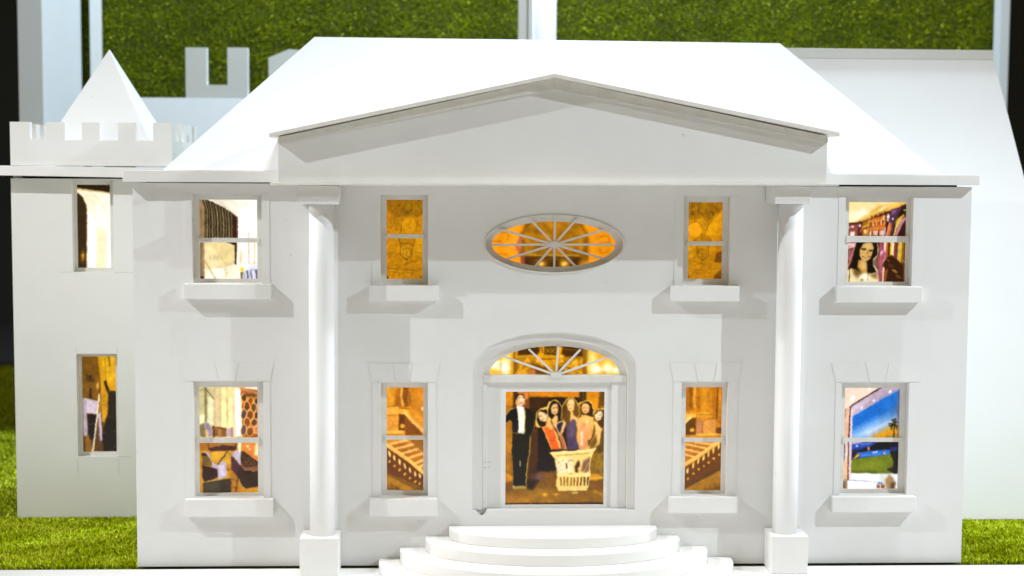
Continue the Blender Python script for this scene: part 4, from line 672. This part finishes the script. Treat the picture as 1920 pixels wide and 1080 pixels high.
# eave board: a hair out of level, so a dark gap opens over the wall towards the right
def slab(name, x0, x1, y0, y1, zl0, zl1, zr0, zr1, mat, parent, bevel=0.0008):
    v = [(x0, y0, zl0), (x0, y1, zl0), (x0, y0, zl1), (x0, y1, zl1), (x1, y0, zr0), (x1, y1, zr0), (x1, y0, zr1), (x1, y1, zr1)]
    f = [(0, 1, 3, 2), (4, 6, 7, 5), (0, 4, 5, 1), (2, 3, 7, 6), (0, 2, 6, 4), (1, 5, 7, 3)]
    return poly(name, v, f, mat, parent, bevel)
slab('eave_board', -0.8139, 0.8085, -0.019, 0.36, 0.7376, 0.7592, 0.7402, 0.7592, 'board', H)
slab('backing_board', -0.781, 0.781, 0.031, 0.034, 0.60, 0.7372, 0.60, 0.7396, 'black', H, 0)  # added black strip; its colour supplies the shade behind the eave gap
# hipped roof
RY, RZ = 0.29, 1.0345
rv = [(-0.743, -0.004, 0.7597), (0.740, -0.004, 0.7597), (0.740, 0.35, 0.7597), (-0.743, 0.35, 0.7597), (-0.4835, RY, RZ + 0.002), (0.4855, RY, RZ - 0.002)]
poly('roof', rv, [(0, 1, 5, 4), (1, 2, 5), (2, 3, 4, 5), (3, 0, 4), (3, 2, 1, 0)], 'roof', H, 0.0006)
def roof_y(z): return -0.004 + (z - 0.7597) / (RZ - 0.7597) * (RY + 0.004)

# windows
for n_, (op, ap, rail, sill, jamb, lin, pic, lab) in enumerate(WIN):
    x0, x1, z0, z1 = op
    wd = plate('window', R(x0 - 0.014, x1 + 0.014, z0 - 0.012, min(z1 + 0.012, 0.735)), [R(*ap)], *SASH, 'edge', H)
    box('glazing_bar', ap[0] - 0.004, ap[1] + 0.004, 0.0150, 0.0182, *rail, 'edge', wd, 0.0005)
    pic().build('picture', *ap, PIC_Y, wd, label=lab)
    box('sill', sill[0], sill[1], -0.0165, -0.0002, sill[2], sill[3], 'board', wd, 0.0008)
    PR = -0.0008
    lz = z1 + 0.0018
    for (a, b) in ((jamb[0], x0), (x1, jamb[1])):
        plate('jamb', R(a, b, sill[3] + 0.0004, lz - 0.0012), [], PR, -0.0001, 'wall', wd)
    if lin:
        tl, tr, zt, k0, k1, k2, k3 = lin; g_ = 0.0005
        plate('lintel', [(jamb[0], lz), (k2 - g_, lz), (k0 - g_, zt), (tl, zt)], [], PR, -0.0001, 'wall', wd)
        plate('keystone', [(k2 + g_, lz), (k3 - g_, lz), (k1 - g_, zt), (k0 + g_, zt)], [], PR - 0.0003, -0.0001, 'wall', wd)
        plate('lintel', [(k3 + g_, lz), (jamb[1], lz), (tr, zt), (k1 + g_, zt)], [], PR, -0.0001, 'wall', wd)
    else:
        t = (WT - 0.001 - lz) / 0.037; e = 0.008 * t
        plate('lintel', [(jamb[0], lz), (jamb[1], lz), (jamb[1] + e, WT - 0.001), (jamb[0] - e, WT - 0.001)], [], PR, -0.0001, 'wall', wd)

# oval window with twelve spokes
ov = plate('oval_window', R(OVC[0] - 0.15, OVC[0] + 0.15, OVC[1] - 0.07, OVC[1] + 0.07), [ell(OVC[0], OVC[1] - 0.0012, *OVA, 72)], *SASH, 'edge', H)
plate('rim', ell(OVC[0], OVC[1], OVO[0] - 0.0002, OVO[1] - 0.0002, 72), [ell(OVC[0], OVC[1], OVO[0] - 0.0026, OVO[1] - 0.0022, 72)], -0.0022, 0.0180, 'edge', ov)
pic_dome().build('picture', OVC[0] - OVA[0], OVC[0] + OVA[0], OVC[1] - 0.0012 - OVA[1], OVC[1] - 0.0012 + OVA[1], PIC_Y, ov, label='amber backlit picture of a domed hall with lamps')
HUB = (OVC[0] + 0.0006, OVC[1] - 0.0015)
plate('hub', ell(*HUB, 0.0125, 0.0060, 24), [], 0.0118, 0.0140, 'edge', ov)
for px_, pz_ in ((1229, 352), (1120, 232), (910, 128), (720, 104), (495, 128), (245, 222), (188, 357), (310, 478), (548, 545), (716, 580), (905, 545), (1160, 478)):
    ex, ez = HUB[0] + (px_ - 715) / 4500 * 1.018, HUB[1] - (pz_ - 352) / 4500 * 1.018
    d = math.hypot((ex - OVC[0]) / (OVO[0] - 0.004), (ez - OVC[1]) / (OVO[1] - 0.004))
    if d > 1: ex, ez = OVC[0] + (ex - OVC[0]) / d, OVC[1] + (ez - OVC[1]) / d
    bar2d('glazing_bar', HUB[0], HUB[1], ex, ez, 0.0042, 0.0142, 0.0182, 'edge', ov)

# door with fanlight
IX0, IX1, IZT = -0.1392, 0.1398, 0.4385
inner = [(IX1, 0.1087), (IX1, 0.372)] + ell((IX0 + IX1) / 2, 0.372, (IX1 - IX0) / 2, IZT - 0.372, 40, 0, math.pi, False)[1:-1] + [(IX0, 0.372), (IX0, 0.1087)]
s_ = 0.0003
arch_in = [(DX1 - s_, DZ0 + s_), (DX1 - s_, DZS)] + ell(DCX, DZS, (DX1 - DX0) / 2 - s_, DZT - DZS - s_, 40, 0, math.pi, False)[1:-1] + [(DX0 + s_, DZS), (DX0 + s_, DZ0 + s_)]
DP = (-0.0955 + 0.001, 0.0981 - 0.001, 0.1145, 0.3368)
dr = plate('door', R(-0.172, 0.170, 0.086, 0.3552), [R(*DP)], 0.0188, 0.0245, 'wall', H)
pic_party().build('picture', *DP, PIC_Y, dr, label='golden backlit picture of a man in a tailcoat and women in a planter')
ring = arch_in[:-1] + [arch_in[-1]] + [(IX0, DZ0 + s_)] + list(reversed(inner[1:-1])) + [(IX1, DZ0 + s_)]
plate('surround', ring, [], 0.0070, 0.0184, 'wall', dr)
box('transom', IX0 + 0.0005, IX1 - 0.0005, 0.0120, 0.0184, 0.3556, 0.3694, 'edge', dr, 0.0006)
box('door_stile', IX0 + 0.0005, IX0 + 0.0085, 0.0150, 0.0184, 0.1092, 0.3550, 'wall', dr, 0.0004); box('door_stile', 0.1105, IX1 - 0.0005, 0.0150, 0.0184, 0.1092, 0.3550, 'wall', dr, 0.0004)
FCX, FA, FZ0, FH = -0.0008, 0.1262, 0.3702, 0.0555
fan_ap = [(FCX + FA, FZ0)] + ell(FCX, FZ0, FA, FH, 40, 0, math.pi, False)[1:-1] + [(FCX - FA, FZ0)]
fl = plate('fanlight', R(-0.172, 0.170, 0.3556, 0.4650), [fan_ap], 0.0186, 0.0246, 'edge', H)
pic_fan().build('picture', FCX - FA, FCX + FA, FZ0, FZ0 + FH, PIC_Y, fl, label='golden backlit picture of a lit hall with bright lamps at both ends')
for px_, pz_ in ((245, 190), (590, 85), (997, 45), (1305, 90), (1660, 210)):
    ex = FCX - FA + (px_ - 50) / 1798 * 2 * FA; ez = FZ0 + FH * (450 - pz_) / 405
    bar2d('glazing_bar', 0.0022, 0.3695, ex, min(ez, 0.430), 0.0040, 0.0145, 0.0184, 'edge', fl)
plate('hub', ell(0.0022, 0.3698, 0.0105, 0.0060, 20), [], 0.0098, 0.0118, 'edge', fl)

# pediment
PY = -0.073
zl, zr, za, xa = 0.8225, 0.8310, 0.9318, -0.0124
XL, XR = -0.5186, 0.4985
def ztop(x): return zl + (x - XL) * (za - zl) / (xa - XL) if x < xa else zr + (XR - x) * (za - zr) / (XR - xa)
pd = plate('pediment', [(XL, 0.7385), (XR, 0.7430), (XR, zr), (xa, za), (XL, zl)], [], PY, PY + 0.010, 'wall', H)
for x, z0_, z1_ in ((XL, 0.7386, zl), (XR, 0.7431, zr)):
    xs = (x + 0.0004, x + 0.010) if x < 0 else (x - 0.010, x - 0.0004)
    v = [(a, y, z) for a in xs for (y, z) in ((PY + 0.0102, z0_), (-0.0195, z0_), (-0.0195, 0.7596), (roof_y(z1_) + 0.01, z1_ + 0.004), (PY + 0.0102, z1_ - 0.002))]
    poly('side_panel', v, [(0, 1, 2, 3, 4), (9, 8, 7, 6, 5)] + [(i, (i + 1) % 5, 5 + (i + 1) % 5, 5 + i) for i in range(5)], 'wall', pd)
def roof_board(xt, zt, nm):
    th = 0.0072; y0 = PY - 0.0235
    top = [(xt, zt), (xa, 0.9402)]
    v = []
    for dz in (0, -th):
        v += [(top[0][0], y0, top[0][1] + dz), (top[1][0], y0, top[1][1] + dz), (top[1][0], roof_y(top[1][1]) + 0.02, top[1][1] + dz), (top[0][0], roof_y(top[0][1]) + 0.02, top[0][1] + dz)]
    return poly(nm, v, [(0, 1, 2, 3), (7, 6, 5, 4), (0, 4, 5, 1), (1, 5, 6, 2), (2, 6, 7, 3), (3, 7, 4, 0)], 'edge', pd, 0.0006)
roof_board(-0.5326, 0.8280, 'roof_board'); roof_board(0.5157, 0.8365, 'roof_board')
for sx, x_end, z_end in ((-1, XL, zl), (1, XR, zr)):
    xa_ = xa + sx * 0.0002
    plate('rake_trim', [(x_end, z_end - 0.002), (xa_, za + 0.0010), (xa_, za - 0.0195), (x_end, z_end - 0.0125)], [], PY - 0.0045, PY - 0.0002, 'edge', pd)
slab('ledge', -0.5310, 0.5165, -0.0965, -0.0003, 0.7333, 0.7382, 0.7380, 0.7427, 'edge', pd, 0.0006)

# columns
for cx, bx0, bx1, cp, zc0, zc1 in ((-0.4430, -0.4835, -0.4110, (-0.4838, -0.4079), 0.6990, 0.7334), (0.4415, 0.4100, 0.4790, (0.4005, 0.4678), 0.7038, 0.7374)):
    c = lathe('column', cx, -0.0355, [(0.0238, 0.0730), (0.0236, 0.30), (0.0233, 0.55), (0.0230, zc0 - 0.0002)], 'gloss', H)
    box('base', bx0, bx1, -0.0725, -0.0015, 0.0004, 0.0728, 'board', c, 0.0009)
    box('capital', cp[0], cp[1], -0.0825, -0.0015, zc0, zc1 - 0.0004, 'board', c, 0.0008)

# steps
for k, (zt, zb, a, dep, cx) in enumerate(((0.0786, 0.0588, 0.2000, 0.104, -0.0035), (0.0586, 0.0372, 0.2450, 0.150, -0.0040), (0.0370, 0.0157, 0.2960, 0.205, -0.0015), (0.0155, 0.0004, 0.3410, 0.262, 0.0030))):
    st = 0.016
    out = [(cx + a, -0.0006)] + [(x, y) for x, y in ell(cx, -st, a, -(dep - st), 61, 0, math.pi, False)] + [(cx - a, -0.0006)]
    m_ = len(out); v = [(x, y, zt) for x, y in out] + [(x, y, zb) for x, y in out]
    poly('step', v, [tuple(range(m_)), tuple(range(2 * m_ - 1, m_ - 1, -1))] + [(i, (i + 1) % m_, m_ + (i + 1) % m_, m_ + i) for i in range(m_)], 'board', H, 0.0010)

# pencil and pin marks left on the model
for x0, x1, z, h in ((-0.1378, -0.1310, 0.1995, 0.0006), (-0.1290, -0.1215, 0.1992, 0.0005), (-0.1376, -0.1315, 0.1890, 0.0006), (-0.1285, -0.1235, 0.1893, 0.0004)):
    box('mark', x0, x1, 0.0146, 0.0150, z, z + h, 'mark', dr, 0) if x1 < -0.1305 else box('mark', x0, x1, 0.0184, 0.0188, z, z + h, 'mark', dr, 0)
box('mark', -0.1382, -0.1362, 0.0146, 0.0150, 0.1208, 0.1218, 'mark', dr, 0)
for x, z in ((-0.5602, 0.592), (-0.505, 0.600), (-0.2335, 0.511), (0.276, 0.094), (-0.262, 0.088)): box('mark', x, x + 0.0011, -0.0003, 0.0, z, z + 0.0014, 'mark', H, 0)
for x in (-0.552, -0.548): box('mark', x, x + 0.0012, -0.0168, -0.0165, 0.5445, 0.5452, 'mark', H, 0)

# ------------------------------------------------------------------ castle tower
T = thing('castle_tower', 'white model castle tower with battlements, pyramid roof and two narrow windows', 'model tower')
TY0, TX0, TX1 = 0.42, -1.147, -0.8025
tops = ((-1.0180, -0.9300, 0.5390, 0.7380), (-1.0140, -0.9262, 0.1345, 0.3610))
aps = ((-1.0125, -0.9405, 0.5470, 0.7275), (-1.0080, -0.9340, 0.1418, 0.3530))
plate('front_wall', R(TX0, TX1, 0.0, 0.7405), [R(*o) for o in tops], TY0, TY0 + 0.018, 'wall', T)
box('side_wall', TX0, TX0 + 0.018, TY0 + 0.0185, TY0 + 0.345, 0.0, 0.7462, 'wall', T, 0); box('side_wall', TX1 - 0.018, TX1, TY0 + 0.0185, TY0 + 0.345, 0.0, 0.7424, 'wall', T, 0)
slab('back_wall', TX0 + 0.0185, TX1 - 0.0185, TY0 + 0.327, TY0 + 0.345, 0.0, 0.7462, 0.0, 0.7424, 'wall', T, 0)
slab('backing_board', TX0 + 0.0185, TX1 - 0.0185, TY0 + 0.031, TY0 + 0.034, 0.60, 0.7462, 0.60, 0.7424, 'black', T, 0)  # another added strip, blackened to darken the gap under the tower eave
for o, a, pic, lab in zip(tops, aps, (pic_arch, pic_easel), ('backlit picture of a pale vaulted passage', 'backlit picture of a yellow room with an easel')):
    wd = plate('window', R(o[0] - 0.014, o[1] + 0.014, o[2] - 0.012, min(o[3] + 0.012, 0.7400)), [R(*a)], TY0 + 0.0187, TY0 + 0.0245, 'edge', T)
    pic().build('picture', *a, TY0 + PIC_Y, wd, label=lab)
slab('eave_board', -1.185, -0.8005, TY0 - 0.030, TY0 + 0.375, 0.7470, 0.7680, 0.7425, 0.7645, 'board', T)
for x0, x1, z0, z1 in ((-0.929, -0.885, 0.5384, 0.5388), (-1.045, -1.020, 0.5386, 0.5390), (-0.9262, -0.900, 0.1344, 0.1348), (-1.0146, -1.0142, 0.095, 0.130), (-0.9262, -0.9258, 0.094, 0.130), (-1.0146, -1.0142, 0.363, 0.375), (-0.9258, -0.9254, 0.363, 0.378)):
    box('scribe_line', x0, x1, TY0 - 0.0002, TY0, z0, z1, 'mark', T, 0)
# parapet: four crenellated boards
mer = [(-1.1468, -1.1040), (-1.0705, -1.0302), (-0.9940, -0.9557), (-0.9177, -0.8789), (-0.8425, -0.8020)]
def cren(edges, zn, zt, zb):
    out = [(edges[0][0], zb)]
    out = [(edges[-1][1], zb)]
    for i, (a, b) in enumerate(reversed(edges)):
        z = zt - 0.0006 * i * 0
        out += [(b, zt), (a, zt)]
        if i < len(edges) - 1: out += [(a, zn), (edges[len(edges) - 2 - i][1], zn)]
    out.append((edges[0][0], zb)); return out
zb_, zn_, zt_ = 0.7684, 0.8232, 0.8615
par = plate('parapet', cren(mer, zn_, zt_, zb_), [], TY0, TY0 + 0.014, 'wall', T)
plate('parapet', cren(mer, zn_, zt_, zb_), [], TY0 + 0.3315, TY0 + 0.345, 'wall', T)
w0 = TY0 + 0.0145; sidem = [(w0 + 0.305 / 9 * 2 * i + 0.002, w0 + 0.305 / 9 * (2 * i + 1)) for i in range(5)]; sidem[0] = (w0, sidem[0][1]); sidem[-1] = (sidem[-1][0], TY0 + 0.331)
for xs0 in (TX0 + 0.0003, TX1 - 0.0145):
    me = plate_mesh('parapet', cren(sidem, zn_, zt_, zb_), [], xs0, xs0 + 0.014)
    for v in me.vertices: v.co = (v.co.y, v.co.x, v.co.z)
    fix(me); link('parapet', me, 'wall', T)
AX, AY, hb = -0.9715, TY0 + 0.1725, 0.1405
poly('spire', [(AX - hb, AY - hb, 0.7690), (AX + hb, AY - hb, 0.7690), (AX + hb, AY + hb, 0.7690), (AX - hb, AY + hb, 0.7690), (AX, AY, 1.0320)], [(0, 1, 4), (1, 2, 4), (2, 3, 4), (3, 0, 4), (3, 2, 1, 0)], 'wall', T, 0.0015)

# ------------------------------------------------------------------ steep white wing behind the mansion
Wg = thing('model_wing', 'plain white model house with one tall steeply sloping face and a ridge strip', 'model house')
def wing_y(z): return 0.367 + z / 1.033 * 0.325
def wing_x(z): return 1.268 - 0.174 * z
wv = []
for z, yb in ((0.0, 1.10), (1.0325, 0.78)):
    wv += [(0.81 if z == 0 else 0.40, wing_y(z), z), (wing_x(z), wing_y(z), z), (wing_x(z), yb, z), (0.81 if z == 0 else 0.40, yb, z)]
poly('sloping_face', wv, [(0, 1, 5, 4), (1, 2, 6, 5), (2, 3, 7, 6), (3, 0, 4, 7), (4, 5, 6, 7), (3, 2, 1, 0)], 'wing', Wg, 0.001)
slab('ridge_strip', 0.40, wing_x(1.0325) - 0.001, wing_y(1.0325) + 0.001, 0.775, 1.0330, 1.0570, 1.0330, 1.0552, 'board', Wg)

# ------------------------------------------------------------------ things standing behind
tw = box('turf_panel', -1.40, 1.60, 1.985, 2.02, -0.004, 1.75, 'soil', None, 0); tag(tw, 'tall upright panel covered in dark green artificial turf', 'backdrop panel')
rg = np.random.default_rng(11); npt = 170000
P = np.stack([rg.uniform(-1.39, 1.59, npt), np.full(npt, 1.984), rg.uniform(0.72, 1.5, npt)], 1)
b_ = blades('turf', P, np.array([0, -1., 0]), TX, UPZ, 0.008, 0.0010, 12, 0.0, 0.42, 0.14); b_.parent = tw; b_['kind'] = 'stuff'
dp = box('display_screen', -1.432, -1.363, 1.50, 1.955, -0.004, 1.75, 'panel', None, 0.001); tag(dp, 'tall pale blue-white display panel standing deep beside the thin grey strip', 'display screen')
ds = box('display_strip', -1.331, -1.300, 1.93, 1.962, -0.004, 1.75, 'grey', None, 0.001); tag(ds, 'thin grey upright strip standing before the turf panel', 'upright strip')
dq = box('display_post', 1.546, 1.577, 1.90, 1.955, -0.004, 1.75, 'panel', None, 0.001); tag(dq, 'narrow pale blue upright post beside the steep white house', 'upright post')
pl = thing('background_column', 'tall round white column with a flat pilaster rising behind the mansion roof', 'column')
lathe('shaft', 0.0560, 1.325, [(0.0335, -0.004), (0.0335, 1.75)], 'gloss', pl); box('pilaster', -0.0165, 0.0105, 1.312, 1.36, -0.004, 1.75, 'gloss', pl, 0.001)
box('fillet', 0.0108, 0.0222, 1.306, 1.35, -0.004, 1.75, 'gloss', pl, 0.0006)
# pale castle cut-out far behind the tower
cs = thing('castle_cutout', 'pale grey castle wall with square notched battlement and pointed merlon', 'model castle')
plate('battlement', [(-1.00, 0.0), (-0.48, 0.0), (-0.48, 1.100), (-0.60, 1.102), (-0.665, 1.108), (-0.724, 1.083), (-0.724, 0.990), (-0.7835, 0.975), (-0.7835, 1.111), (-0.8410, 1.111), (-0.8410, 1.0045), (-0.9000, 1.0045), (-0.9000, 1.110), (-0.9600, 1.110), (-0.9600, 0.965), (-1.00, 0.965)], [], 1.50, 1.53, 'grey', cs)
poly('lean_to_roof', [(-1.09, 1.41, 0.70), (-0.55, 1.41, 0.70), (-0.55, 1.49, 0.9665), (-1.09, 1.49, 0.9665), (-1.09, 1.41, 0.0), (-0.55, 1.41, 0.0), (-0.55, 1.49, 0.0), (-1.09, 1.49, 0.0)], [(0, 1, 2, 3), (7, 6, 5, 4), (0, 4, 5, 1), (1, 5, 6, 2), (2, 6, 7, 3), (3, 7, 4, 0)], 'panel', cs)
